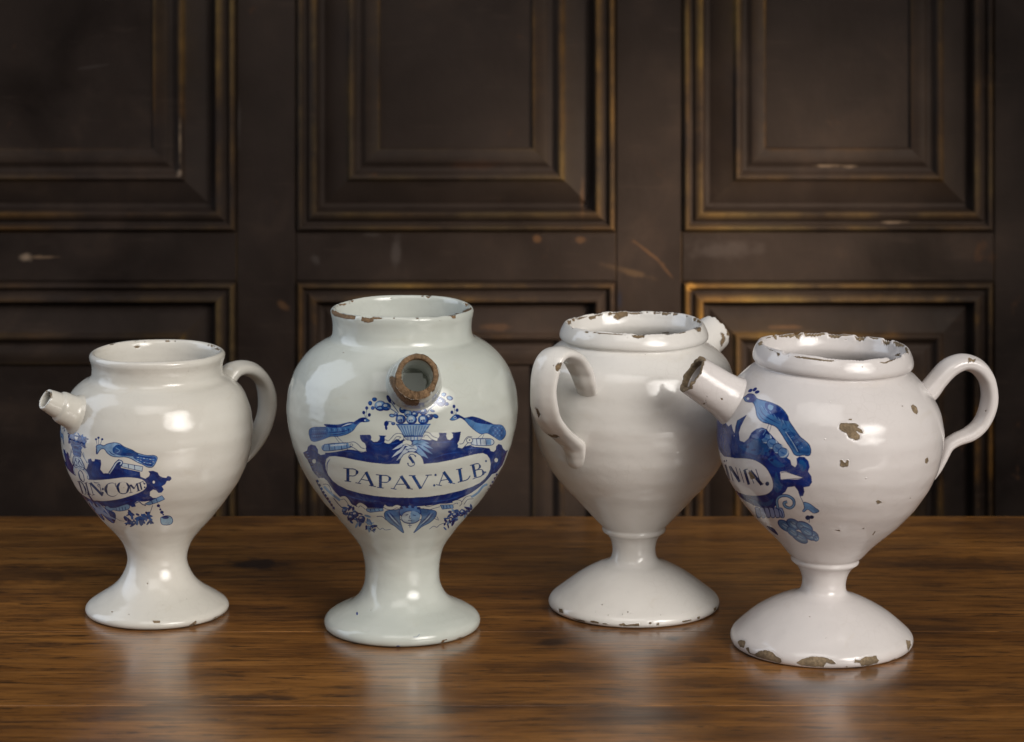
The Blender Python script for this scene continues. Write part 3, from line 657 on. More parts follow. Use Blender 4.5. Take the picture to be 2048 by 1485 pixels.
    for P in ([(368, 432), (412, 492)], [(384, 430), (448, 490)], [(1745, 412), (1700, 452)], [(1760, 414), (1738, 460)]): b.line(P, 4, LN_, False)
    b.shape([(1440, 278), (1478, 240), (1520, 232), (1575, 262), (1650, 250), (1740, 275), (1840, 320), (1920, 328), (1955, 368), (1962, 415), (1940, 455), (1905, 470), (1860, 445), (1790, 405), (1730, 412), (1670, 375), (1620, 330), (1580, 285), (1540, 262), (1505, 275), (1470, 286)], (.30, .46, .64), 5)
    b.poly([(1600, 262), (1650, 252), (1740, 277), (1845, 318), (1800, 322), (1700, 308), (1650, 285)], D_); b.poly([(1500, 236), (1540, 240), (1580, 265), (1580, 282), (1535, 262), (1505, 262)], D_); b.poly([(1840, 330), (1915, 336), (1948, 375), (1950, 440), (1905, 460), (1850, 430), (1800, 395)], (.18, .32, .52))
    for k in range(5):
        for j in range(4): b.line([(1840 + k * 20, 350 + j * 25), (1850 + k * 20, 356 + j * 25)], 5, D_ if (j + k) % 2 else L_, False)
    b.ell((1490, 260), 14, 13, W2_); b.ell((1490, 260), 7, 6, D_)
    for P, c in (([(1488, 236), (1464, 215)], (1461, 210)), ([(1492, 236), (1482, 170)], (1480, 155)), ([(1496, 236), (1506, 200)], (1509, 190))): b.line(P, 4, LN_, False); b.ell(c, 14, 17, D_)
    # bottom scrolls
    for P in ([(425, 1010), (460, 1003), (490, 1030), (520, 1075), (560, 1095)], [(580, 1085), (605, 1065), (640, 1082), (665, 1105)], [(830, 1080), (860, 1098), (905, 1102), (945, 1085), (980, 1096)], [(1195, 1090), (1240, 1103), (1290, 1090), (1345, 1075)], [(1470, 1052), (1510, 1040), (1540, 1050), (1520, 1075)], [(1560, 1060), (1600, 1010), (1660, 1000)]):
        b.line(P, 34, LN_); b.line(P, 24, None)
    for P in ([(662, 1108), (818, 1102), (822, 1128), (700, 1142), (668, 1130)], [(1350, 1072), (1470, 1070), (1475, 1102), (1370, 1112)]):
        b.shape(P, L_, 5, smooth=False)
    for x in (700, 740, 780, 1380, 1410, 1440): b.line([(x, 1076 if x > 1000 else 1108), (x + 6, 1105 if x > 1000 else 1132)], 5, LN_, False)
    # winged head
    for P in ([(1000, 1105), (930, 1118), (860, 1125), (832, 1150), (840, 1195), (880, 1240), (935, 1275), (975, 1310), (1012, 1332), (1000, 1285), (985, 1235), (975, 1190), (985, 1150)], [(1150, 1105), (1230, 1112), (1300, 1125), (1318, 1150), (1300, 1195), (1250, 1240), (1190, 1270), (1150, 1300), (1105, 1332), (1130, 1290), (1160, 1240), (1180, 1190), (1170, 1150)]):
        b.shape(P, (.25, .39, .56), 6)
    for P in ([(850, 1150), (900, 1210), (970, 1280)], [(880, 1140), (930, 1200), (985, 1260)], [(1290, 1150), (1240, 1210), (1160, 1280)], [(1260, 1140), (1220, 1195), (1160, 1250)]): b.line(P, 12, D_, taper=True)
    for P in ([(865, 1145), (915, 1205), (978, 1270)], [(1275, 1145), (1230, 1202), (1160, 1265)]): b.line(P, 7, W2_, taper=True)
    b.ell((1070, 1140), 105, 62, D_); b.ell((1070, 1138), 98, 55, (.25, .42, .64))
    b.shape([(985, 1190), (1010, 1150), (1060, 1130), (1130, 1135), (1165, 1165), (1150, 1210), (1110, 1240), (1050, 1240), (1010, 1225)], W2_, 5)
    b.poly([(1080, 1135), (1130, 1135), (1165, 1165), (1150, 1210), (1110, 1235), (1080, 1235)], L_)
    for P in ([(1030, 1168), (1055, 1162)], [(1095, 1165), (1125, 1172)], [(1070, 1170), (1062, 1195), (1080, 1198)], [(1052, 1215), (1090, 1216)], [(1068, 1245), (1070, 1285)], [(1052, 1262), (1088, 1264)]): b.line(P, 6, LN_, False)
    b.line([(975, 1200), (1020, 1235), (1070, 1245), (1120, 1238), (1170, 1205)], 8, D_)
    for k in range(7): b.ell((990 + k * 27, 1100 - 12 * math.sin(k * .55)), 17, 12, (.3, .46, .68) if k % 2 else D_)
    # flower sprays
    scatter(b, rng, [(440, 1080), (520, 1080), (640, 1170), (760, 1190), (740, 1330), (640, 1280), (520, 1250), (455, 1170)], 46, 12, 24, (D_, M_, D_, L_, M_))
    for c in ((560, 1160), (620, 1200), (520, 1190)): b.blossom(c, 34, M_)
    for P in ([(760, 1180), (810, 1180), (850, 1215)], [(690, 1290), (740, 1330)], [(440, 1100), (400, 1060), (360, 1010)]): b.line(P, 7, D_)
    scatter(b, rng, [(1390, 1190), (1450, 1120), (1560, 1120), (1640, 1060), (1640, 1130), (1560, 1210), (1460, 1260), (1370, 1305)], 42, 11, 22, (D_, M_, D_, L_, M_))
    for c in ((1490, 1165), (1560, 1140)): b.blossom(c, 30, M_)
    strokes(b, [(5, [(760, 1275), (790, 1300), (815, 1288), (840, 1305), (890, 1300)]), (5, [(1250, 1298), (1290, 1270), (1320, 1280), (1350, 1255), (1400, 1240)]), (5, [(1300, 1200), (1340, 1215), (1320, 1180)])], LN_, True)
    for k in range(9):
        t = k / 8; b.ell((210 + 150 * t, 850 + 250 * t ** .9), 15, 11, D_ if k % 2 else M_, 60); b.ell((1878 - 150 * t, 790 + 275 * t), 12, 10, D_ if k % 2 else M_, -60)
    b.line([(195, 845), (270, 980), (370, 1115)], 6, LN_); b.line([(1885, 785), (1820, 920), (1735, 1065)], 6, LN_)
    b.line([(260, 880), (300, 880), (325, 905), (345, 960), (400, 1010)], 6, LN_); b.line([(1790, 880), (1750, 900), (1700, 960), (1640, 1000)], 20, L_); b.line([(270, 900), (330, 960), (420, 1030)], 22, L_)
    # finer brushwork over the dark ground
    for P in ([(350, 585), (480, 572), (600, 588)], [(690, 470), (730, 500), (790, 500), (830, 480)], [(860, 505), (930, 500), (980, 485)], [(1260, 500), (1340, 490), (1420, 485), (1500, 480)], [(1560, 555), (1690, 545), (1800, 560)], [(1280, 640), (1400, 600), (1560, 575)], [(330, 640), (300, 690), (300, 770)], [(420, 960), (600, 1020), (800, 1045)], [(1200, 1050), (1420, 1025), (1600, 965)]):
        b.line(P, 9, (.13, .24, .50), taper=True)
    for P in ([(120, 575), (160, 560), (200, 590), (225, 640), (220, 720), (190, 780)], [(1900, 530), (1930, 580), (1915, 660), (1880, 740)]): b.line(P, 9, (.03, .05, .20), taper=True)
    for k in range(6): b.line([(100 + k * 9, 590 + k * 26), (128 + k * 9, 585 + k * 26)], 6, L_, taper=True)
    # lettering: S / PAPAV:ALB:
    ink = (.06, .19, .38)
    def serif(x, y, w=40, a=0): b.line([(x - w / 2, y - a), (x + w / 2, y + a)], 8, ink, False)
    b.line([(1122, 625), (1105, 603), (1075, 602), (1058, 625), (1075, 652), (1105, 668), (1112, 695), (1085, 712), (1058, 705), (1048, 680)], 8, ink)
    b.line([(1066, 622), (1085, 652), (1106, 682)], 24, ink)
    b.ell((1122, 618), 7, 9, ink); b.ell((1052, 688), 7, 9, ink)
    def P_(x0, y0, x1, y1, bw):           # stem top, stem bottom, bowl width
        b.line([(x0, y0), (x1, y1)], 29, ink, False); serif(x0 - 12, y0 - 2, 60, 3); serif(x1, y1, 62, 4)
        h = (y1 - y0) * .56
        b.line([(x0, y0), (x0 + bw * .7, y0 + 6), (x0 + bw, y0 + h * .5), (x0 + bw * .68, y0 + h), (x0 + 4, y0 + h)], 9, ink)
        b.line([(x0 + bw * .82, y0 + 14), (x0 + bw * .97, y0 + h * .5), (x0 + bw * .8, y0 + h - 8)], 25, ink, taper=True)
    def A_(xl, yl, xt, yt, xr, yr):
        b.line([(xt, yt), (xl, yl)], 8, ink, False); b.line([(xt - 2, yt - 4), (xr, yr)], 29, ink, False); serif(xl, yl, 54, 5); serif(xr, yr, 64, 6)
        b.line([(xl + (xt - xl) * .36, yl + (yt - yl) * .36), (xr + (xt - xr) * .36, yr + (yt - yr) * .36)], 8, ink, False)
    P_(492, 735, 492, 852, 90); A_(590, 870, 662, 768, 722, 896)
    P_(795, 795, 795, 912, 92); A_(918, 922, 988, 806, 1065, 920)
    b.line([(1098, 800), (1170, 920)], 29, ink, False); b.line([(1240, 797), (1172, 922)], 8, ink, False); serif(1092, 799, 62, 0); serif(1245, 795, 60, -2)
    b.ell((1308, 793), 11, 11, ink); b.ell((1296, 890), 11, 11, ink)
    A_(1340, 888, 1385, 768, 1458, 868)
    b.line([(1530, 735), (1548, 850)], 29, ink, False); serif(1528, 738, 58, -6); b.line([(1515, 862), (1600, 838), (1632, 800)], 9, ink); 
    b.line([(1655, 695), (1680, 815)], 27, ink, False); serif(1648, 700, 40, -6); serif(1678, 822, 50, -10)
    b.line([(1655, 697), (1705, 688), (1722, 715), (1700, 742), (1668, 752)], 9, ink); b.line([(1668, 752), (1735, 742), (1756, 775), (1730, 805), (1682, 820)], 9, ink)
    b.line([(1712, 695), (1722, 715), (1708, 738)], 21, ink, taper=True); b.line([(1740, 748), (1755, 775), (1738, 800)], 24, ink, taper=True)
    b.ell((1778, 664), 10, 10, ink); b.ell((1772, 768), 9, 9, ink)
    # stray drops of blue on the foot
    b2 = Brush(J, 630, 1180, 5.851); b2.ell((492, 278), 10, 20, (.10, .12, .42)); b2.ell((972, 662), 20, 9, (.10, .12, .42)); b2.line([(1150, 552), (1190, 552), (1225, 520)], 5, (.4, .42, .45))

def paint_j1(J):
    b = Brush(J, 100, 840, 6.4556, mirror=(400, 735)); rng = np.random.RandomState(8)
    b.poly([(250, 640), (330, 640), (430, 600), (470, 640), (492, 580), (490, 510), (530, 500), (545, 535), (572, 535), (580, 505), (655, 515), (662, 570), (650, 640), (690, 692), (755, 690), (800, 610), (845, 550), (890, 505), (930, 560), (1000, 610), (1100, 640), (1160, 670), (1170, 735), (1230, 762), (1280, 728), (1290, 695), (1270, 665), (1330, 658), (1390, 680), (1412, 722), (1450, 742), (1500, 750), (1520, 725), (1560, 735), (1570, 765), (1545, 790), (1510, 790), (1490, 830), (1445, 860), (1470, 900), (1440, 942), (1400, 945), (1370, 912), (1330, 900), (1292, 930), (1290, 980), (1330, 1008), (1380, 1008), (1300, 1045), (1200, 1060), (1130, 1050), (1095, 1075), (1110, 1120), (1060, 1130), (1010, 1092), (940, 1110), (850, 1150), (750, 1130), (700, 1118), (600, 1070), (520, 1060), (480, 1000), (400, 900), (330, 800)], D_, smooth=False)
    for P in ([(560, 560), (640, 560), (630, 660), (700, 720), (800, 720), (640, 745), (540, 720)], [(960, 640), (1100, 670), (1150, 720), (1000, 700)], [(1290, 720), (1340, 700), (1400, 780), (1440, 840), (1350, 860), (1290, 800)], [(700, 1070), (900, 1070), (1050, 1040), (900, 1100), (760, 1110)]): b.poly(P, (.08, .17, .42))
    lab = [(360, 690), (400, 640), (440, 660), (480, 720), (495, 768), (620, 775), (800, 760), (950, 742), (1080, 745), (1180, 765), (1230, 800), (1250, 850), (1230, 892), (1180, 930), (1050, 982), (880, 1030), (700, 1052), (590, 1045), (560, 1040), (480, 930), (400, 800)]
    b.poly([(340, 640), (360, 600), (400, 595), (450, 640), (490, 700), (500, 768), (420, 760)], W2_)
    b.poly(lab, None, smooth=False); b.line(lab[3:18], 7, LN_)
    b.ell((1340, 805), 15, 18, None)
    # flower basket over the centre
    b.shape([(275, 300), (400, 300), (385, 400), (400, 450), (310, 460), (290, 380)], M_, 5); scatter(b, rng, [(235, 180), (330, 160), (430, 190), (480, 320), (440, 380), (380, 380), (260, 330)], 44, 12, 24, (D_, D_, M_))
    for y in (300, 330, 360, 390, 420): b.line([(285, y), (395, y + 4)], 5, L_ if y % 60 else D_, False)
    b.shape([(300, 480), (380, 480), (430, 560), (450, 620), (380, 600), (330, 620), (300, 560)], W2_, 5)
    for P in ([(320, 500), (350, 560), (335, 600)], [(360, 500), (390, 550), (420, 600)], [(400, 400), (430, 470), (480, 560)]): b.line(P, 8, LN_)
    b.line([(430, 420), (450, 500), (500, 570)], 9, W2_)
    # bird
    b.shape([(600, 372), (600, 335), (650, 320), (695, 335), (740, 312), (830, 295), (900, 310), (960, 350), (1060, 390), (1130, 430), (1250, 460), (1340, 460), (1385, 490), (1362, 560), (1320, 612), (1260, 612), (1200, 580), (1130, 550), (1040, 500), (960, 480), (880, 482), (800, 470), (740, 430), (700, 378), (650, 385), (612, 440), (597, 430)], (.50, .62, .74), 9)
    b.poly([(810, 370), (850, 340), (920, 330), (980, 370), (1080, 405), (1140, 445), (1100, 470), (960, 470), (860, 450), (815, 420)], (.10, .24, .46)); b.poly([(1080, 450), (1150, 455), (1250, 470), (1340, 470), (1375, 500), (1350, 560), (1310, 600), (1240, 590), (1150, 540), (1080, 490)], (.14, .28, .52))
    b.line([(850, 360), (900, 400), (860, 430)], 9, L_); b.line([(920, 370), (1000, 400), (1080, 440)], 8, M_)
    for k in range(6):
        for j in range(3): b.line([(1120 + k * 40, 485 + j * 28 + k * 6), (1150 + k * 40, 488 + j * 28 + k * 6)], 9, L_ if (k + j) % 2 else W2_, False)
    for P, c in (([(608, 322), (597, 262)], (594, 252)), ([(628, 320), (627, 240)], (626, 232)), ([(650, 320), (668, 262)], (674, 252))): b.line(P, 6, LN_, False); b.ell(c, 16, 15, D_)
    b.line([(598, 375), (606, 436)], 14, LN_)
    for P in ([(830, 345), (880, 325), (940, 345)], [(870, 440), (960, 450), (1060, 455)], [(900, 425), (980, 435), (1080, 440)], [(760, 400), (800, 440), (860, 460)], [(1150, 470), (1250, 490), (1350, 495)], [(1130, 500), (1230, 530), (1340, 540)], [(1160, 540), (1240, 570), (1320, 580)]): b.line(P, 8, D_, taper=True)
    b.poly([(930, 545), (1208, 598), (1196, 680), (915, 620)], None, False); b.shape([(935, 558), (1200, 604), (1188, 668), (925, 606)], (.68, .73, .76), 7, smooth=False)
    for x in (1010, 1090): b.line([(x, 572 + (x - 1000) * .17), (x + 6, 630 + (x - 1000) * .2)], 7, LN_, False)
    b.line([(765, 690), (815, 620), (850, 560), (895, 530), (930, 550), (905, 590), (875, 575)], 30, LN_); b.line([(765, 700), (815, 625), (855, 562), (895, 534), (925, 552), (905, 580)], 17, W2_)
    # lower scroll, wing, flowers, tassel
    P = [(820, 1165), (900, 1180), (1000, 1160), (1030, 1120), (990, 1090), (860, 1130), (780, 1135), (740, 1110), (710, 1130), (760, 1180)]
    b.shape(P, L_, 7)
    for x in (850, 890, 930, 970): b.line([(x, 1125), (x + 10, 1170)], 6, LN_, False)
    b.poly([(1120, 1100), (1180, 1060), (1300, 1050), (1450, 975), (1490, 1025), (1400, 1070), (1260, 1110), (1180, 1100)], None); b.shape([(1220, 1090), (1290, 1050), (1445, 978), (1482, 1026), (1390, 1068), (1280, 1102)], L_, 7, smooth=False)
    for x, y in ((1310, 1045), (1370, 1020)): b.line([(x, y), (x + 18, y + 48)], 7, LN_, False)
    b.line([(1100, 1080), (1150, 1060), (1190, 1090), (1240, 1110)], 12, LN_); 
    b.shape([(560, 1070), (620, 1060), (720, 1150), (840, 1210), (830, 1330), (760, 1300), (660, 1200)], (.26, .36, .60), 8)
    for P in ([(590, 1080), (650, 1150), (740, 1260)], [(640, 1090), (700, 1150), (780, 1250)]): b.line(P, 13, W2_, taper=True)
    b.poly([(760, 1180), (840, 1205), (832, 1325), (790, 1270)], D_)
    b.ell((640, 1170), 50, 58, (.55, .62, .74), 50)
    scatter(b, rng, [(960, 1290), (1010, 1190), (1130, 1190), (1150, 1290), (1110, 1370), (1000, 1350)], 26, 18, 34, (D_, D_, M_, M_)); scatter(b, rng, [(1150, 1290), (1190, 1200), (1310, 1200), (1310, 1320), (1230, 1375), (1160, 1360)], 26, 18, 32, (D_, D_, M_, M_))
    b.line([(1325, 1105), (1310, 1150), (1290, 1210)], 8, LN_); b.line([(850, 1270), (900, 1300), (960, 1310)], 5, LN_)
    b.line([(1392, 1080), (1430, 1160), (1465, 1235)], 7, LN_)
    for c, r in (((1400, 1110), 22), ((1425, 1160), 14), ((1445, 1195), 24), ((1462, 1225), 12)): b.ell(c, r, r * .9, D_)
    b.shape([(1428, 1262), (1500, 1238), (1565, 1255), (1585, 1310), (1555, 1350), (1470, 1358), (1432, 1330)], (.48, .60, .68), 9); b.ell((1490, 1262), 45, 20, D_)
    # lettering: O / DIN: COM: (the beginning runs round the jar, out of sight)
    ink = (.07, .11, .24)
    b.line([(385, 655), (368, 680), (378, 740), (410, 790), (435, 800), (442, 770), (430, 710), (405, 665), (385, 655)], 11, ink, mirror=False); b.line([(372, 690), (385, 750), (412, 790)], 17, ink, mirror=False)
    st = lambda w, P, sm=False: b.line(P, w * 1.25, ink, sm, mirror=False, taper=sm)
    st(14, [(372, 800), (425, 955)]); st(10, [(360, 790), (410, 812), (450, 880), (465, 955), (430, 960)], True); st(16, [(425, 830), (455, 890), (465, 945)], True); st(6, [(350, 800), (395, 792)])
    st(16, [(462, 815), (505, 965)]); st(6, [(440, 820), (485, 808)]); st(6, [(480, 970), (530, 962)])
    st(8, [(515, 820), (560, 970)]); st(24, [(520, 815), (680, 980)]); st(8, [(640, 840), (672, 985)]); st(6, [(500, 826), (540, 812)]); st(6, [(540, 975), (580, 966)])
    st(8, [(560, 800), (590, 815), (640, 812)], True); st(9, [(655, 850), (630, 830), (618, 850), (640, 880)], True); b.ell((682, 895), 15, 16, ink, 0, False); b.ell((680, 945), 15, 16, ink, 0, False)
    st(9, [(845, 860), (830, 822), (780, 818), (730, 845), (712, 900), (740, 960), (800, 990), (855, 975), (880, 940)], True); st(30, [(745, 838), (718, 895), (745, 965)], True); st(7, [(848, 815), (850, 868)])
    st(9, [(940, 802), (885, 820), (865, 875), (890, 935), (950, 955), (1005, 930), (1020, 870), (1000, 820), (940, 802)], True); st(28, [(905, 812), (872, 870), (905, 942)], True); st(24, [(985, 815), (1018, 870), (985, 938)], True)
    st(8, [(1032, 835), (1045, 940)]); st(20, [(1040, 840), (1085, 890)]); st(8, [(1122, 820), (1085, 895)]); st(20, [(1122, 820), (1145, 920)]); st(6, [(1020, 945), (1068, 936)]); st(6, [(1120, 925), (1170, 912)])
    st(16, [(1160, 812), (1185, 905)]); st(8, [(1135, 822), (1205, 795)]); st(7, [(1205, 795), (1210, 830)])
    b.ell((1222, 825), 11, 13, ink, 0, False); b.ell((1222, 872), 11, 13, ink, 0, False)

def paint_j4(J):
    b = Brush(J, 1420, 760, 4.2417); rng = np.random.RandomState(11)
    # the design is mirrored about the axis under the spout, just out of sight on the left
    b.mir = (-math.radians(76) / (2 * math.pi) + .5) * TW
    DD = (.035, .10, .38)
    b.poly([(40, 350), (100, 342), (118, 420), (145, 535), (160, 480), (150, 400), (182, 375), (196, 430), (205, 505), (215, 400), (230, 345), (275, 318), (314, 296), (288, 345), (262, 395), (245, 450), (252, 515), (290, 530), (328, 495), (350, 450), (395, 415), (440, 403), (480, 420), (505, 450), (560, 510), (620, 570), (655, 600), (652, 660), (682, 682), (692, 722), (722, 742), (738, 718), (733, 668), (760, 650), (800, 655), (835, 690), (846, 740), (832, 778), (860, 820), (866, 870), (842, 905), (795, 912), (802, 950), (790, 985), (762, 992), (745, 940), (718, 905), (660, 912), (640, 950), (600, 980), (572, 1010), (565, 1060), (540, 1090), (450, 1088), (380, 1072), (310, 1032), (240, 985), (200, 930), (90, 700), (60, 500)], DD, smooth=False)
    for P in ([(240, 560), (330, 540), (420, 470), (470, 520), (520, 600), (440, 640), (330, 620)], [(480, 660), (560, 680), (640, 730), (560, 740)], [(560, 780), (590, 860), (620, 900), (570, 960), (540, 900)], [(330, 1010), (460, 1040), (540, 1010), (500, 1070), (400, 1060)], [(760, 680), (800, 690), (820, 740), (790, 780), (760, 740)], [(230, 360), (260, 340), (235, 420), (225, 480)]): b.poly(P, (.09, .26, .46))
    for k in range(26): 
        x = rng.uniform(250, 620); y = rng.uniform(560, 660) + (x - 250) * .12; b.ell((x, y), rng.uniform(10, 26), rng.uniform(6, 14), (.08, .21, .43) if k % 2 else (.04, .08, .32), rng.uniform(-30, 30), n=10)
    lab = [(70, 655), (200, 662), (320, 668), (400, 690), (470, 740), (510, 800), (535, 870), (530, 932), (482, 972), (400, 986), (320, 982), (250, 962), (180, 882), (110, 760)]
    b.poly(lab, None); b.line(lab[1:12], 6, LN_)
    b.poly([(595, 782), (640, 775), (700, 798), (798, 832), (740, 845), (602, 846)], None, False); b.line([(600, 790), (640, 780), (798, 832), (602, 848)], 5, LN_, False)
    # roll
    for c in ((478, 500), (528, 545), (578, 585), (622, 622)):
        b.ell(c, 50, 46, LN_, 40); b.ell(c, 45, 40, (.34, .47, .64), 40); b.line([(c[0] + 26, c[1] - 42), (c[0] + 40, c[1] - 4), (c[0] + 10, c[1] + 30), (c[0] - 34, c[1] + 34)], 13, W2_, taper=True)
        for k in range(3): b.line([(c[0] - 24 + 12 * k, c[1] - 18 + 6 * k), (c[0] - 6 + 12 * k, c[1] + 8 + 2 * k)], 4, M_, False)
    b.ell((440, 460), 34, 44, DD, 20); b.line([(415, 440), (440, 420), (470, 430), (450, 470)], 7, L_)
    # bird
    b.shape([(282, 152), (310, 132), (330, 118), (370, 125), (402, 160), (450, 175), (520, 195), (600, 235), (655, 300), (672, 350), (712, 410), (762, 480), (800, 512), (840, 550), (856, 600), (842, 642), (790, 640), (745, 646), (712, 630), (690, 590), (650, 530), (600, 450), (560, 400), (500, 375), (440, 355), (400, 310), (385, 240), (365, 195), (330, 190), (300, 182)], (.24, .41, .60), 7)
    b.poly([(480, 190), (560, 213), (640, 288), (668, 348), (600, 335), (540, 305), (490, 280), (466, 225)], (.07, .16, .44)); b.poly([(500, 210), (540, 225), (520, 260), (490, 240)], L_)
    b.poly([(300, 150), (330, 122), (370, 128), (395, 160), (365, 190), (330, 188)], (.20, .22, .46)); b.poly([(640, 460), (720, 450), (800, 530), (845, 590), (830, 635), (780, 625), (720, 600)], (.15, .30, .50))
    for k in range(12): b.line([(430 + k * 18, 215 + k * 12), (455 + k * 18, 250 + k * 13)], 6, (.10, .22, .46) if k % 2 else L_, taper=True)
    for P in ([(420, 230), (450, 290), (520, 340), (600, 380)], [(405, 270), (440, 325), (500, 360)], [(600, 400), (670, 470), (730, 560), (770, 620)], [(650, 400), (720, 480), (800, 580)]): b.line(P, 7, (.08, .16, .38), taper=True)
    for k in range(8): b.line([(620 + k * 22, 425 + k * 22), (650 + k * 20, 415 + k * 22)], 5, L_ if k % 2 else LN_, False)
    b.line([(640, 440), (700, 530), (745, 610)], 6, W2_); b.line([(790, 520), (740, 560), (760, 620)], 5, LN_)
    b.ell((322, 160), 12, 11, W2_, n=10)
    for c, a in (((342, 92), -30), ((380, 82), -40), ((400, 104), -20)): b.ell(c, 22, 13, (.12, .14, .40), a)
    for P in ([(500, 375), (478, 430)], [(522, 380), (505, 440)]): b.line(P, 4, LN_, False)
    # lower scroll and fringe
    b.poly([(570, 1075), (560, 1010), (600, 975), (660, 975), (712, 1005), (730, 1050), (700, 1098), (640, 1098), (600, 1100)], None)
    P = [(575, 1090), (568, 1020), (600, 988), (655, 985), (705, 1015), (712, 1060), (680, 1088), (640, 1075), (628, 1045), (655, 1035)]; b.line(P, 26, LN_); b.line(P, 15, L_)
    for k in range(6):
        x = 380 + k * 40; b.shape([(x, 1085 + k * 1), (x + 34, 1088 + k), (x + 52, 1160), (x + 20, 1166)], (.52, .58, .74), 5)
    b.line([(560, 1092), (600, 1110), (612, 1160), (560, 1172)], 6, LN_)
    # leaf, drop, flower
    b.line([(765, 990), (790, 1040), (800, 1080)], 5, LN_); b.shape([(782, 1115), (800, 1085), (795, 1040), (845, 1052), (890, 1085), (926, 1115), (880, 1132), (830, 1100), (800, 1120)], (.42, .58, .76), 5)
    b.ell((830, 1170), 22, 20, (.03, .04, .14)); b.ell((862, 1166), 20, 16, (.03, .04, .14)); b.line([(845, 1180), (840, 1215)], 5, LN_)
    for c, rx, ry, a in (((640, 1240), 78, 40, 35), ((710, 1225), 70, 42, 30), ((800, 1250), 80, 44, 25), ((860, 1320), 66, 44, 20), ((760, 1335), 84, 40, 35), ((700, 1290), 60, 34, 40), ((820, 1290), 60, 34, 30), ((900, 1345), 26, 28, 0)):
        b.ell(c, rx, ry, (.08, .20, .44), a); b.ell(c, rx * .86, ry * .76, (.26, .44, .64), a); b.ell((c[0] + 6, c[1] + 6), rx * .55, ry * .4, (.52, .65, .78), a); b.line([(c[0] - rx * .4, c[1] - ry * .5), (c[0], c[1]), (c[0] + rx * .4, c[1] + ry * .4)], 5, (.08, .2, .44))
    b.poly([(480, 1240), (540, 1262), (580, 1320), (530, 1290)], DD)
    # lettering: i N U N .
    ink = (.07, .12, .28)
    st = lambda w, P: b.line(P, w * 1.5, ink, False, mirror=False)
    b.ell((122, 690), 7, 9, ink, 0, False, 8); b.ell((140, 686), 6, 8, ink, 0, False, 8); st(11, [(130, 720), (166, 852)])
    st(4, [(160, 728), (196, 858)]); st(15, [(168, 735), (252, 866)]); st(4, [(218, 742), (254, 866)])
    st(4, [(250, 752), (288, 872)]); st(15, [(292, 764), (330, 890)]); st(4, [(330, 770), (372, 880)])
    st(18, [(342, 772), (440, 892)]); st(5, [(388, 758), (432, 885)]); st(5, [(290, 764), (320, 758)]); b.line([(440, 892), (455, 880)], 6, ink, mirror=False)
    b.ell((486, 882), 17, 18, (.03, .05, .22), 0, False)
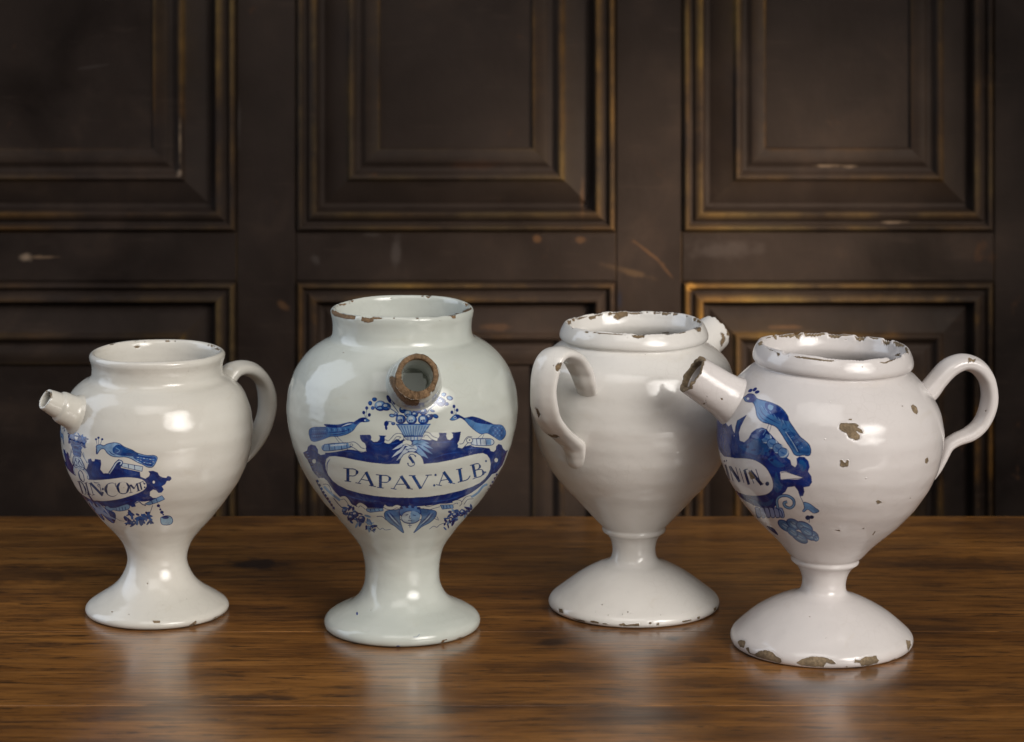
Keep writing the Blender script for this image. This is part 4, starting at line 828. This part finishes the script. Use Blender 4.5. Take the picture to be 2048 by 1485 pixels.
# ------------------------------------------------------------------ chips
C1, C2, C3, C4 = (150, 660, 6.206), (640, 580, 6.206), (1100, 610, 5.535), (1480, 650, 5.535)
F1, F2, F3, F4 = (150, 1160, 6.206), (630, 1180, 5.851), (1080, 1110, 5.251), (1440, 1170, 5.12)
B4 = (1640, 780, 4.5)
CH = {
'j1': [(C1, [(420, 172), (450, 162), (490, 160), (480, 180), (440, 186)]), (C1, [(722, 128), (755, 128), (750, 142), (728, 142)]), (C1, [(735, 205), (800, 198), (805, 215), (770, 228), (738, 220)]),
       (C1, [(1680, 175), (1740, 195), (1735, 205), (1690, 192)]), (C1, [(1720, 225), (1790, 232), (1775, 250), (1735, 240)]), (C1, [(350, 190), (380, 186), (375, 198)]),
       (F1, [(958, 505), (1055, 508), (1060, 535), (985, 538)]), (F1, [(1400, 580), (1490, 515), (1512, 520), (1505, 545), (1440, 590)]), (F1, [(1700, 500), (1740, 465), (1850, 430), (1895, 350), (1908, 380), (1870, 450), (1800, 480), (1720, 520)]),
       (F1, [(1500, 600), (1560, 570), (1600, 565), (1560, 585)])],
'j2': [(C2, [(130, 235), (200, 265), (330, 305), (440, 320), (430, 368), (320, 362), (180, 330), (140, 290)]), (C2, [(520, 325), (600, 325), (740, 338), (785, 345), (760, 362), (660, 365), (665, 395), (610, 410), (560, 405), (505, 385)]),
       (C2, [(905, 342), (935, 342), (930, 358), (910, 358)]), (C2, [(1190, 340), (1230, 342), (1225, 358), (1195, 358)]), (C2, [(1560, 305), (1620, 300), (1690, 292), (1688, 355), (1645, 358), (1630, 325), (1570, 318)]),
       (C2, [(1740, 275), (1800, 250), (1850, 225), (1885, 225), (1870, 250), (1830, 265), (1760, 290)]), (C2, [(250, 180), (310, 165), (350, 172), (300, 195)]), (C2, [(355, 160), (385, 158), (375, 172)]),
       (C2, [(870, 98), (895, 98), (888, 112)]),
       (F2, [(1470, 628), (1490, 590), (1550, 572), (1545, 590), (1515, 600), (1510, 628)]), (F2, [(1650, 585), (1690, 555), (1735, 552), (1700, 590), (1670, 600)])],
'j3': [(C3, [(275, 155), (330, 135), (420, 122), (420, 132), (330, 150)]), (C3, [(430, 130), (515, 112), (505, 150), (455, 168), (430, 150)]), (C3, [(640, 92), (695, 82), (690, 108), (650, 118)]),
       (C3, [(700, 122), (735, 92), (865, 88), (858, 125), (800, 145), (750, 168), (715, 145)]), (C3, [(195, 180), (240, 168), (240, 210), (205, 222)]), (C3, [(235, 252), (262, 250), (258, 265)]), (C3, [(385, 292), (425, 296), (420, 310), (390, 310)]),
       (C3, [(470, 300), (620, 312), (740, 322), (840, 328), (840, 336), (700, 330), (560, 318), (480, 310)]), (C3, [(905, 332), (950, 325), (1050, 328), (1040, 360), (980, 372), (920, 358)]),
       (C3, [(1235, 312), (1320, 305), (1310, 325), (1245, 332)]), (C3, [(1385, 300), (1510, 290), (1500, 305), (1450, 318), (1395, 312)]), (C3, [(1575, 262), (1675, 240), (1672, 295), (1640, 300), (1620, 275)]), (C3, [(1000, 85), (1030, 82), (1020, 100)]), (C3, [(1245, 92), (1285, 96), (1265, 104)]), (C3, [(1495, 120), (1525, 122), (1512, 135)]),
       (F3, [(190, 562), (235, 570), (245, 615), (200, 605)]), (F3, [(1825, 560), (1858, 545), (1850, 590), (1830, 600)]), (F3, [(1650, 655), (1685, 645), (1680, 672), (1655, 675)]), (F3, [(330, 670), (420, 685), (470, 700), (470, 710), (380, 690)]),
       (F3, [(520, 695), (560, 692), (620, 710), (610, 722), (540, 712)]), (F3, [(650, 715), (700, 722), (740, 735), (660, 728)]), (F3, [(820, 735), (880, 715), (900, 738), (1040, 720), (1040, 750), (860, 752)]), (F3, [(1140, 712), (1170, 705), (1175, 725), (1145, 730)]), (F3, [(1220, 722), (1255, 715), (1250, 740), (1225, 740)]),
       (F3, [(1480, 700), (1590, 680), (1600, 690), (1500, 712)]), (C3, [(1455, 870), (1475, 880), (1465, 890)])],
'j4': [(C4, [(190, 205), (215, 180), (260, 180), (250, 215), (205, 230)]), (C4, [(250, 165), (330, 130), (440, 105), (520, 95), (600, 95), (605, 118), (560, 150), (540, 125), (500, 105), (400, 120), (300, 155)]), (C4, [(800, 85), (850, 80), (960, 92), (920, 108), (850, 112)]),
       (C4, [(1065, 80), (1120, 85), (1270, 100), (1260, 108), (1160, 122), (1110, 118)]), (C4, [(1410, 112), (1540, 128), (1520, 158), (1470, 158), (1430, 130)]), (C4, [(1690, 180), (1760, 195), (1780, 215), (1745, 245), (1725, 205)]), (C4, [(1155, 155), (1185, 155), (1175, 168)]),
       (C4, [(255, 235), (330, 268), (400, 292), (400, 300), (320, 275)]), (C4, [(398, 298), (445, 322), (420, 350)]), (C4, [(585, 342), (700, 352), (850, 372), (960, 385), (1075, 392), (1000, 405), (880, 395), (760, 380), (640, 368)]),
       (C4, [(1230, 385), (1320, 388), (1300, 396), (1240, 394)]), (C4, [(1520, 405), (1600, 415), (1650, 395), (1690, 350), (1740, 320), (1780, 308), (1740, 350), (1680, 395), (1620, 428), (1570, 425)]),
       (F4, [(175, 580), (215, 562), (255, 572), (262, 600), (240, 650), (200, 635)]), (F4, [(258, 650), (290, 638), (300, 690), (340, 715), (400, 680), (470, 668), (540, 690), (570, 730), (620, 755), (630, 790), (610, 805), (500, 775), (380, 740), (290, 700)]),
       (F4, [(780, 800), (840, 760), (940, 732), (1070, 740), (1150, 770), (1195, 812), (1140, 815), (1090, 800), (1060, 845), (960, 842), (830, 825)]), (F4, [(1372, 800), (1385, 768), (1430, 775), (1490, 735), (1540, 738), (1600, 722), (1615, 760), (1635, 775), (1610, 805), (1520, 830), (1450, 830), (1430, 800)]),
       (F4, [(1905, 565), (1950, 570), (1960, 620), (1930, 680), (1915, 620)]), (F4, [(1275, 838), (1310, 835), (1305, 848)]), (F4, [(1740, 780), (1800, 755), (1790, 765)]),
       (B4, [(175, 320), (185, 298), (320, 300), (355, 322), (330, 335), (375, 355), (390, 388), (370, 392), (310, 362), (360, 410), (360, 440), (325, 460), (260, 430), (240, 390), (200, 375), (172, 350)]), (B4, [(255, 262), (290, 262), (285, 272), (258, 272)]),
       (B4, [(180, 630), (200, 632), (215, 655), (235, 655), (240, 628), (260, 640), (258, 690), (215, 698), (182, 690)]), (B4, [(820, 140), (840, 132), (870, 150), (885, 195), (870, 222), (845, 205), (825, 170)]), (B4, [(950, 620), (970, 608), (982, 640), (965, 665), (948, 660)]),
       (B4, [(505, 1000), (530, 995), (562, 1012), (530, 1028), (508, 1028)]), (B4, [(120, 1258), (180, 1265), (182, 1275), (130, 1265)]), (B4, [(470, 1310), (500, 1265), (500, 1285), (480, 1312)]), (B4, [(375, 1250), (410, 1242), (390, 1256)]),
       ((1420, 760, 4.2417), [(322, 790), (340, 775), (385, 835), (350, 850)]), (B4, [(735, 138), (750, 145), (742, 155)]), (B4, [(405, 795), (425, 795), (415, 804)]), (B4, [(270, 105), (278, 108), (272, 112)])],
}
PITS = {'j1': [(900, 45, 9, F1), (460, 395, 12, F1), (670, 428, 8, F1), (1500, 515, 10, F1)], 'j2': [(288, 776, 9, C2), (655, 235, 6, F2), (540, 292, 6, C2), (1235, 398, 8, C2), (1490, 380, 8, C2)],
        'j3': [(652, 522, 7, F3), (718, 632, 7, F3), (590, 598, 6, F3), (870, 625, 7, F3), (925, 600, 8, F3), (960, 618, 6, F3), (1268, 632, 6, F3), (1490, 612, 6, F3), (445, 350, 5, C3), (860, 365, 6, C3)],
        'j4': [(920, 326, 8, F4), (1085, 545, 6, F4), (1120, 468, 6, C4), (1355, 465, 6, C4), (1525, 482, 7, C4), (540, 345, 6, C4), (92, 105, 5, B4), (45, 445, 6, B4), (815, 975, 6, B4)]}
NOTCH = {'j1': [(52, 4, .5)], 'j2': [(-28, 6, .7), (30, 5, .5)], 'j3': [(-150, 5, .9), (-166, 4, .7), (177, 7, 1.0), (158, 3, .5), (-128, 6, .8), (2, 6, .8), (30, 7, .6)],
         'j4': [(-170, 7, 1.5), (172, 6, 1.9), (151, 5, 2.2), (125, 5, 2.2), (-141, 5, .9), (-157, 3, 1.2), (49, 11, 2.3), (-45, 3, 1.4), (2, 20, .6)]}
def do_chips(J):
    rng = np.random.RandomState({'j1': 1, 'j2': 2, 'j3': 3, 'j4': 4}[J.k])
    for (ox, oy, sc), P in CH[J.k]: chip_poly(J, ox, oy, sc, P, {'j1': 2, 'j2': 2}.get(J.k, 3.2))
    for x, y, r, (ox, oy, sc) in PITS[J.k]: pit(J, x, y, r, ox, oy, sc)
    sc = TH / (J.vend - J.v0); vc = (J.crest - J.v0) * sc
    for az, hw, dep in NOTCH[J.k]:
        u0 = int(((az - hw) / 360 + .5) * TW); u1 = int(((az + hw) / 360 + .5) * TW)
        for u in range(u0, u1):
            k = 1 - abs((u - (u0 + u1) / 2) / ((u1 - u0) / 2)) ** 2; k *= .6 + .5 * rng.rand()
            J.chip[int(vc - k * dep * .0012 * sc):int(vc + k * dep * .0016 * sc), u % TW] = 1
    rim_wear(J, {'j1': .5, 'j2': 1.2, 'j3': 1.2, 'j4': 1.2}[J.k], rng, -.0006, .0009, {'j1': .70, 'j2': .62, 'j3': .55, 'j4': .55}[J.k])

def grid_normals(V):
    du = np.roll(V, -1, 1) - np.roll(V, 1, 1) if np.allclose(V[:, 0], V[:, -1]) is False else np.gradient(V, axis=1)
    dv = np.gradient(V, axis=0); n = np.cross(du, dv); n /= np.maximum(np.linalg.norm(n, axis=-1, keepdims=True), 1e-12); return n
def finish_body(J, root, mat, hole=None):
    G = J.G.copy(); dv = np.gradient(G, axis=0); du = np.empty_like(G)
    du[:, 1:-1] = G[:, 2:] - G[:, :-2]; du[:, 0] = du[:, -1] = G[:, 1] - G[:, -2]
    N = np.cross(du, dv); N /= np.maximum(np.linalg.norm(N, axis=-1, keepdims=True), 1e-12)
    # make sure normals point outwards on the body
    mid = int(np.argmin(abs(J.pos - J.crest * .6)))
    if (N[mid, 0] @ (G[mid, 0] - (J.base + [0, 0, J.z[mid]]))) < 0: N = -N
    ch = J.chip; k = np.ones(5) / 5
    us = np.clip(((J.th / (2 * math.pi) + .5) * TW).astype(int), 0, TW - 1); vs = np.clip((J.v * TH).astype(int), 0, TH - 1)
    cs = (ch[np.ix_(vs, us)] + ch[np.ix_(np.clip(vs + 3, 0, TH - 1), us)] + ch[np.ix_(np.clip(vs - 3, 0, TH - 1), us)] + ch[np.ix_(vs, np.clip(us + 3, 0, TW - 1))] + ch[np.ix_(vs, np.clip(us - 3, 0, TW - 1))]) / 5
    cs[J.pos >= J.vend] = 0; cs[J.pos < J.v0] = 0
    near = np.exp(-((J.pos - J.crest) / .004) ** 2)[:, None]
    G = G - N * (cs * (.0005 + .0007 * near))[..., None]
    thd = np.degrees(J.th)
    for az, hw, dep in NOTCH[J.k]:
        d = (thd - az + 180) % 360 - 180; rag = 1 + .25 * np.sin(thd * 2.3 + az) + .15 * np.sin(thd * 5.1)
        sh = np.clip((1 - np.abs(d / hw)) * 3.2, 0, 1) * (rag - .35 * (np.sin(thd * 7.7 + az) > .3) - .12 * np.sin(thd * 13.))
        G[..., 2] -= sh[None, :] * dep * .001 * np.exp(-((J.pos - J.crest) / .0042) ** 2)[:, None]
    G[:, -1] = G[:, 0]
    G = G - J.base
    U = np.broadcast_to(J.th / (2 * math.pi) + .5, G.shape[:2]); Vv = np.broadcast_to(J.v[:, None], G.shape[:2]); uv = np.stack([U, Vv], -1)
    s = J.split
    for nm, a, b in (('foot', 0, s + 1), ('body', s, len(J.pos))):
        me = grid_mesh(nm, G[a:b], close_u=False, uv=uv[a:b], flip=True)
        if nm == 'body' and hole is not None:
            c, ax, rad = hole; vv = G[a:b] + J.base; n_, m_ = vv.shape[:2]
            cen = (vv[:-1, :-1] + vv[1:, 1:]) / 2; rel = cen - c; al = rel @ ax; dd = np.linalg.norm(rel - al[..., None] * ax, axis=-1)
            kill = np.flatnonzero(((dd < rad) & (al > -.05)).reshape(-1))
            import bmesh
            bm = bmesh.new(); bm.from_mesh(me); bm.faces.ensure_lookup_table()
            bmesh.ops.delete(bm, geom=[bm.faces[int(i)] for i in kill], context='FACES_ONLY'); bm.to_mesh(me); bm.free()
        link(nm, me, root, mat)

def plane_pt(J, az, x, y):
    """point of the vertical plane at azimuth az through the jar's axis, seen at photo px (x, y)"""
    az_ = az; a = math.radians(az_); k = (x - 1024) / F_PX; z = .15
    for _ in range(4):
        bx = J.base[0] + z * math.sin(J.lean); D = CAM_D + J.base[1]
        rho = (D * k - bx) / (math.sin(a) + k * math.cos(a)); t = D - rho * math.cos(a); z = CAM_H - t * (y - YH) / F_PX
    return np.array([bx + rho * math.sin(a), J.base[1] - rho * math.cos(a), z])
def photo_chips(V, N, polys):
    """1 where a vertex seen from the front lies inside one of the traced outlines"""
    px, py = proj(V); fac = (N * (np.array([0, -CAM_D, CAM_H]) - V)).sum(-1) > -1e-9
    out = np.zeros(V.shape[:2])
    for (ox, oy, sc), P in polys:
        P = np.array(P, float); P = np.stack([P[:, 0] / sc + ox, P[:, 1] / sc + oy], -1)
        X = px + .8 * np.sin(py * 3.1 + px) ; Y = py + .8 * np.sin(px * 2.7)
        ins = np.zeros(X.shape, bool); j = len(P) - 1
        for i in range(len(P)):
            c = (P[i, 1] > Y) != (P[j, 1] > Y)
            ins ^= c & (X < (P[j, 0] - P[i, 0]) * (Y - P[i, 1]) / (P[j, 1] - P[i, 1] + 1e-12) + P[i, 0]); j = i
        out[ins & fac] = 1
    return out
def surf_normals(V, outward_from):
    dv = np.gradient(V, axis=0); du = np.roll(V, -1, 1) - np.roll(V, 1, 1)
    N = np.cross(du, dv); N /= np.maximum(np.linalg.norm(N, axis=-1, keepdims=True), 1e-12)
    m = len(V) // 2
    if ((N[m] * (V[m] - outward_from[m])).sum(-1)).mean() < 0: N = -N
    return N
def make_handle(J, root, mat, az, pts, widths, thick, chips=(), ridge=.12, power=2.4, shift=None):
    azs = az if isinstance(az, (list, tuple)) else [az] * len(pts); C = np.array([plane_pt(J, q, x, y) for q, (x, y) in zip(azs, pts)]); az = float(np.mean(azs)); n = 26
    def sp(A): A = np.array(A, float); return cr(A if A.ndim == 2 else A[:, None], n)
    Cc = sp(C); w = sp(widths)[:, 0] / 1000; th = sp(thick)[:, 0] / 1000
    # even spacing along the curve
    sg = np.r_[0, np.cumsum(np.linalg.norm(np.diff(Cc, axis=0), axis=1))]; q = np.arange(0, sg[-1], .0006)
    Cc = np.stack([np.interp(q, sg, Cc[:, i]) for i in range(3)], -1); w = np.interp(q, sg, w); th = np.interp(q, sg, th)
    T = np.gradient(Cc, axis=0); T /= np.linalg.norm(T, axis=1, keepdims=True)
    a = math.radians(az); B = np.array([math.cos(a), math.sin(a), 0]); Nn = np.cross(T, B); Nn /= np.linalg.norm(Nn, axis=1, keepdims=True)
    m = 112; ph = np.linspace(0, 2 * math.pi, m, endpoint=False); c, s = np.cos(ph), np.sin(ph); e = 2 / power
    X = np.sign(c) * np.abs(c) ** e; Y = np.sign(s) * np.abs(s) ** e
    Y = Y * (1 + ridge * np.cos(X * math.pi * 1.5) * .5)
    wav = 1 + .02 * np.sin(q * 210)[:, None] + .012 * np.sin(q * 90 + 1)[:, None]
    V = Cc[:, None] + B[None, None] * (X[None] * w[:, None] * wav)[..., None] + Nn[:, None] * (Y[None] * th[:, None] * wav)[..., None]
    N = surf_normals(V, Cc); ch = photo_chips(V, N, chips)
    V = V - N * (ch * .0006)[..., None]
    # close the ends
    V = np.concatenate([np.repeat(Cc[:1, None], m, 1), V, np.repeat(Cc[-1:, None], m, 1)]); ch = np.pad(ch, ((1, 1), (0, 0)))
    me = grid_mesh('handle', V - J.base, attr={'chip': ch}); o = link('handle', me, root, mat); return o
def make_spout(J, root, mat, tip, axis, prof, r_in, lip_clay=0., chips=(), depth=.0, rag=.0004, seed=0, brk=None):
    """prof: list of (height above the body's surface mm, radius mm); last entry is the lip"""
    ax = np.array(axis, float); ax /= np.linalg.norm(ax); up = np.array([0, 0, 1.]); e1 = np.cross(ax, up); e1 /= np.linalg.norm(e1); e2 = np.cross(e1, ax)
    m = 192; ph = np.linspace(0, 2 * math.pi, m, endpoint=False); rad = np.cos(ph)[:, None] * e1 + np.sin(ph)[:, None] * e2
    P = cr(np.array(prof, float), 10); rows = []
    rng = np.random.RandomState(seed); rg = rag * (np.sin(ph * 5 + seed) * .5 + np.sin(ph * 11 + 2 * seed) * .3 + np.convolve(np.r_[rng.randn(m), rng.randn(4)], np.ones(5) / 5, 'same')[:m])
    hmax = P[:, 0].max()
    for h, r in P:
        o_ = tip + rad * r / 1000
        L = []
        for k in range(m):
            hit, _, _, dist = J.bvh.ray_cast(Vector(o_[k] + ax * .02), Vector(-ax))
            L.append(dist - .02 if hit is not None else .03)
        L = np.array(L); f = np.clip(h / hmax, 0, 1)
        # near the body follow its surface, towards the tip come square to the axis
        dist = np.where(h < hmax * .5, L - h / 1000, 0)
        g = np.clip(f, 0, 1) ** 1.2
        pos = (L - h / 1000) * (1 - g) + 0 * g
        rows.append(o_ - ax * pos[:, None])
    rows = np.array(rows); n0 = len(rows)
    rows[-3:] += (ax * rg[:, None])[None]
    bk = np.zeros(m)
    if brk:                       # a piece broken out of the lip: centre angle, half width (deg), depth mm
        dphi = (np.degrees(ph) - brk[0] + 180) % 360 - 180; bk = np.clip(1 - np.abs(dphi / brk[1]) ** 2.2, 0, 1) * brk[2] / 1000 * (1 + .12 * np.sin(ph * 9) + .08 * np.sin(ph * 23))
        for i in range(n0):
            al = (rows[i] - tip) @ ax; lim = -bk; over = np.clip(al - lim, 0, None); rows[i] -= ax * over[:, None]; rows[i] += rad * np.where(over > 0, np.minimum(over, .004) * .45, 0)[:, None]
    ro = P[-1, 1] / 1000; lip = []
    for t in (.25, .5, .75, 1): lip.append(tip + rad * (ro + (r_in / 1000 - ro) * t) + ax * (.0006 * math.sin(t * math.pi) + rg[:, None] * (1 + rng.randn(m, 1) * .15)))
    lip = np.array(lip)
    if brk:
        for q in range(4):
            t = (q + 1) / 4; lip[q] -= ax * (bk * (1 - .55 * t))[:, None]
            lip[q] += rad * (bk * .45 * (1 - t))[:, None] - ax * (bk[:, None] * .10 * rng.rand(m, 1))
    rows = np.concatenate([rows, lip]); n1 = len(rows)
    inn = []
    for d in np.linspace(.0008, depth, 22): inn.append(tip + rad * (r_in / 1000 * (1 - .12 * d / depth)) - ax * np.maximum(d, bk[:, None] * .45 + .0004))
    rows = np.concatenate([rows, np.array(inn)])
    core = np.repeat((tip - ax * .01)[None, None], len(rows), 0)
    N = surf_normals(rows, core.repeat(m, 1)); ch = photo_chips(rows, N, chips); ch[n1 + 5:] = 0
    ch[n0 - 1:n1] = np.maximum(ch[n0 - 1:n1], lip_clay); ch[n1:n1 + 2] = np.maximum(ch[n1:n1 + 2], lip_clay)
    # make the worn lip irregular
    if lip_clay: 
        for i in range(5): ch[n0 - 2 - i] = np.maximum(ch[n0 - 2 - i], (np.sin(ph * 3 + seed) * .5 + np.sin(ph * 7 + 1) * .4 + np.sin(ph * 17) * .25 > .1 + .22 * i) * 1.)
    me = grid_mesh('spout', rows - J.base, attr={'chip': ch}, flip=True); return link('spout', me, root, mat)
def az_el(az, el): a, e = math.radians(az), math.radians(el); return np.array([math.sin(a) * math.cos(e), -math.cos(a) * math.cos(e), math.sin(e)])

SPEC = {
 'j1': ('small drug jar with a thin ringed spout at left and a blue DIN: COM: banner', (.585, .56, .51), (.51, .49, .44), (.24, .17, .10), paint_j1),
 'j2': ('tallest drug jar, greenish white, spout facing forward above a blue PAPAV:ALB: banner', (.51, .53, .49), (.44, .465, .425), (.22, .135, .07), paint_j2),
 'j3': ('plain white drug jar with chipped rim, its handle turned to the front and no painting', (.69, .665, .63), (.62, .595, .56), (.21, .145, .08), None),
 'j4': ('badly chipped pinkish white drug jar at right, spout to the left, blue bird and scrollwork', (.66, .62, .605), (.59, .555, .54), (.26, .19, .115), paint_j4),
}
for key, (label, g1, g2, clay, painter) in SPEC.items():
    J = Jar(key, label)
    if painter: painter(J)
    do_chips(J)
    if J.paint is not None: J.paint[..., 3] *= 1
    chip_im = to_image('glaze_chips_' + key, J.chip, True)
    paint_im = to_image('painting_' + key, J.paint) if J.paint is not None else None
    mb = mat_glaze('tin_glaze_' + key, g1, g2, clay, paint_im, chip_im, .08 if key == 'j2' else .09)
    ms = mat_glaze('tin_glaze_parts_' + key, g1, g2, clay)
    root = empty('drug_jar', tuple(J.base)); tag(root, label, 'jar', 'old tin glazed drug jars standing in a row')
    if key == 'j1':
        tip = plane_pt(J, -56, 91, 799); b0 = plane_pt(J, -56, 150, 828); ax = tip - b0; ax /= np.linalg.norm(ax)
        make_spout(J, root, ms, tip, ax, [(-2, 18), (.2, 16), (2, 13.8), (5, 13), (8, 12.7), (10, 12), (11.5, 10.4), (13, 10), (20, 9.1), (27, 8.5), (30, 8.5)], 6.3, 0, [((60, 760, 12.375), [(455, 300), (520, 290), (550, 350), (550, 440), (510, 480), (480, 400)]), ((60, 760, 12.375), [(230, 760), (400, 770), (300, 850), (240, 840)]), ((60, 760, 12.375), [(370, 260), (420, 265), (420, 310), (390, 300)])], .042, .00025, 3)
        make_handle(J, root, ms, 124, [(440, 772), (452, 757), (466, 741), (487, 736), (508, 743), (526, 763), (534, 790), (534, 820), (526, 850), (512, 880), (495, 905), (478, 925)], [12, 12.8, 13, 12.8, 12.4, 12, 12, 12, 12, 11.6, 11, 9], [5.4, 6.2, 6.2, 6, 6, 5.8, 5.8, 5.7, 5.6, 5.2, 4.2, 2.4])
        hole = (tip, ax, .0050)
    elif key == 'j2':
        tip = J.base + az_el(8, 0) * .119 + np.array([0, 0, .2265]); ax = az_el(6.5, 20)
        make_spout(J, root, ms, tip, ax, [(-2, 23), (.2, 22), (1.5, 21), (4, 20.4), (9, 20), (14, 19.4), (17, 18), (20, 16.9), (25, 16.4), (32, 16.2)], 12.3, 1, [((760, 690, 10.606), [(190, 690), (250, 660), (330, 700), (345, 560), (420, 900), (560, 1000), (900, 1000), (1100, 850), (1120, 900), (900, 1060), (835, 1110), (840, 1210), (800, 1290), (700, 1300), (560, 1270), (430, 1170), (330, 1040), (250, 900), (210, 800)])], .046, .0007, 5, (-70, 85, 6.5))
        make_handle(J, root, ms, 183, [(803, 720), (803, 716), (803, 718), (803, 740), (803, 790), (803, 830), (803, 860)], [11] * 7, [5] * 7) if False else None
        hole = (tip, ax, .0100)
    elif key == 'j3':
        tip = plane_pt(J, 142, 1427, 666); b0 = plane_pt(J, 142, 1385, 705); ax = tip - b0; ax /= np.linalg.norm(ax)
        make_spout(J, root, ms, tip, ax, [(-2, 23), (.2, 21), (2, 18.5), (5, 17.2), (10, 16.6), (20, 16.2), (28, 16)], 12, 1, [((1100, 610, 5.535), [(1885, 300), (1920, 320), (1945, 380), (1900, 470), (1880, 420), (1905, 360)]), ((1100, 610, 5.535), [(1720, 108), (1760, 112), (1740, 120)])], .045, .0009, 7)
        make_handle(J, root, ms, [-34, -28.5, -29, -30, -31, -32, -33, -34, -35, -36, -37, -38, -38.5, -40, -45], [(1176, 800), (1171, 772), (1162, 742), (1143, 715), (1118, 706), (1099, 722), (1089, 758), (1087, 795), (1093, 830), (1110, 858), (1131, 876), (1146, 890), (1153, 908), (1155, 926), (1156, 940)], [8.5, 10, 11.4, 12.2, 12.4, 12.4, 12.4, 12.4, 12.6, 12.6, 12.2, 11.4, 10.4, 9.2, 6], [2.6, 4.2, 5, 5, 4.8, 4.7, 4.7, 4.7, 4.8, 4.8, 5.2, 5.4, 5.2, 4.4, 2.4],
                    [((1050, 680, 5.5), [(330, 300), (350, 268), (400, 250), (412, 270), (395, 320), (360, 352), (332, 335)]), ((1050, 680, 5.5), [(110, 745), (140, 770), (165, 820), (150, 865), (125, 800)]), ((1050, 680, 5.5), [(215, 1022), (250, 1035), (300, 1050), (340, 1045), (380, 1075), (330, 1085), (260, 1075)]), ((1050, 680, 5.5), [(298, 275), (318, 285), (310, 300)]), ((1050, 680, 5.5), [(470, 940), (540, 965), (600, 945), (590, 985), (530, 990)])])
        hole = (tip, ax, .0100)
    else:
        tip = plane_pt(J, -79, 1385, 749); b0 = plane_pt(J, -79, 1456, 796); ax = tip - b0; ax /= np.linalg.norm(ax)
        make_spout(J, root, ms, tip, ax, [(-2, 20.5), (.2, 19.8), (2, 18.8), (5, 17.7), (9, 17.2), (16, 16.7), (24, 16.3), (32, 16)], 12.2, 1, [((1350, 690, 9.28), [(95, 440), (130, 390), (230, 310), (340, 200), (420, 175), (525, 230), (485, 290), (400, 350), (362, 395), (372, 430), (345, 500), (260, 550), (180, 625), (152, 700), (152, 800), (180, 870), (100, 850)]), ((1350, 690, 9.28), [(850, 990), (885, 992), (885, 1018), (850, 1020)]), ((1350, 690, 9.28), [(575, 950), (592, 950), (590, 1020), (550, 1105), (515, 1105), (515, 1095), (545, 1088), (575, 1020)])], .048, .0009, 9)
        make_handle(J, root, ms, 104, [(1838, 800), (1856, 784), (1875, 760), (1898, 736), (1926, 725), (1953, 733), (1972, 757), (1979, 790), (1974, 822), (1960, 850), (1938, 869), (1912, 880), (1894, 893), (1883, 918), (1874, 940), (1865, 958)], [10, 11, 11.8, 12, 12, 12, 11.8, 11.6, 11.4, 11.2, 10.6, 9.6, 8.8, 7.2, 5.5, 3], [7.5, 8, 7.6, 7.2, 6.7, 6.3, 5.9, 5.6, 5.5, 5.5, 5.2, 4.8, 4.4, 3.6, 2.9, 2],
                    [((1800, 690, 5.119), [(697, 130), (730, 135), (745, 150), (775, 135), (778, 150), (760, 180), (735, 165), (705, 185)]), ((1800, 690, 5.119), [(868, 672), (882, 675), (876, 688)])])
        hole = (tip, ax, .0100)
    finish_body(J, root, mb, hole)
    del J
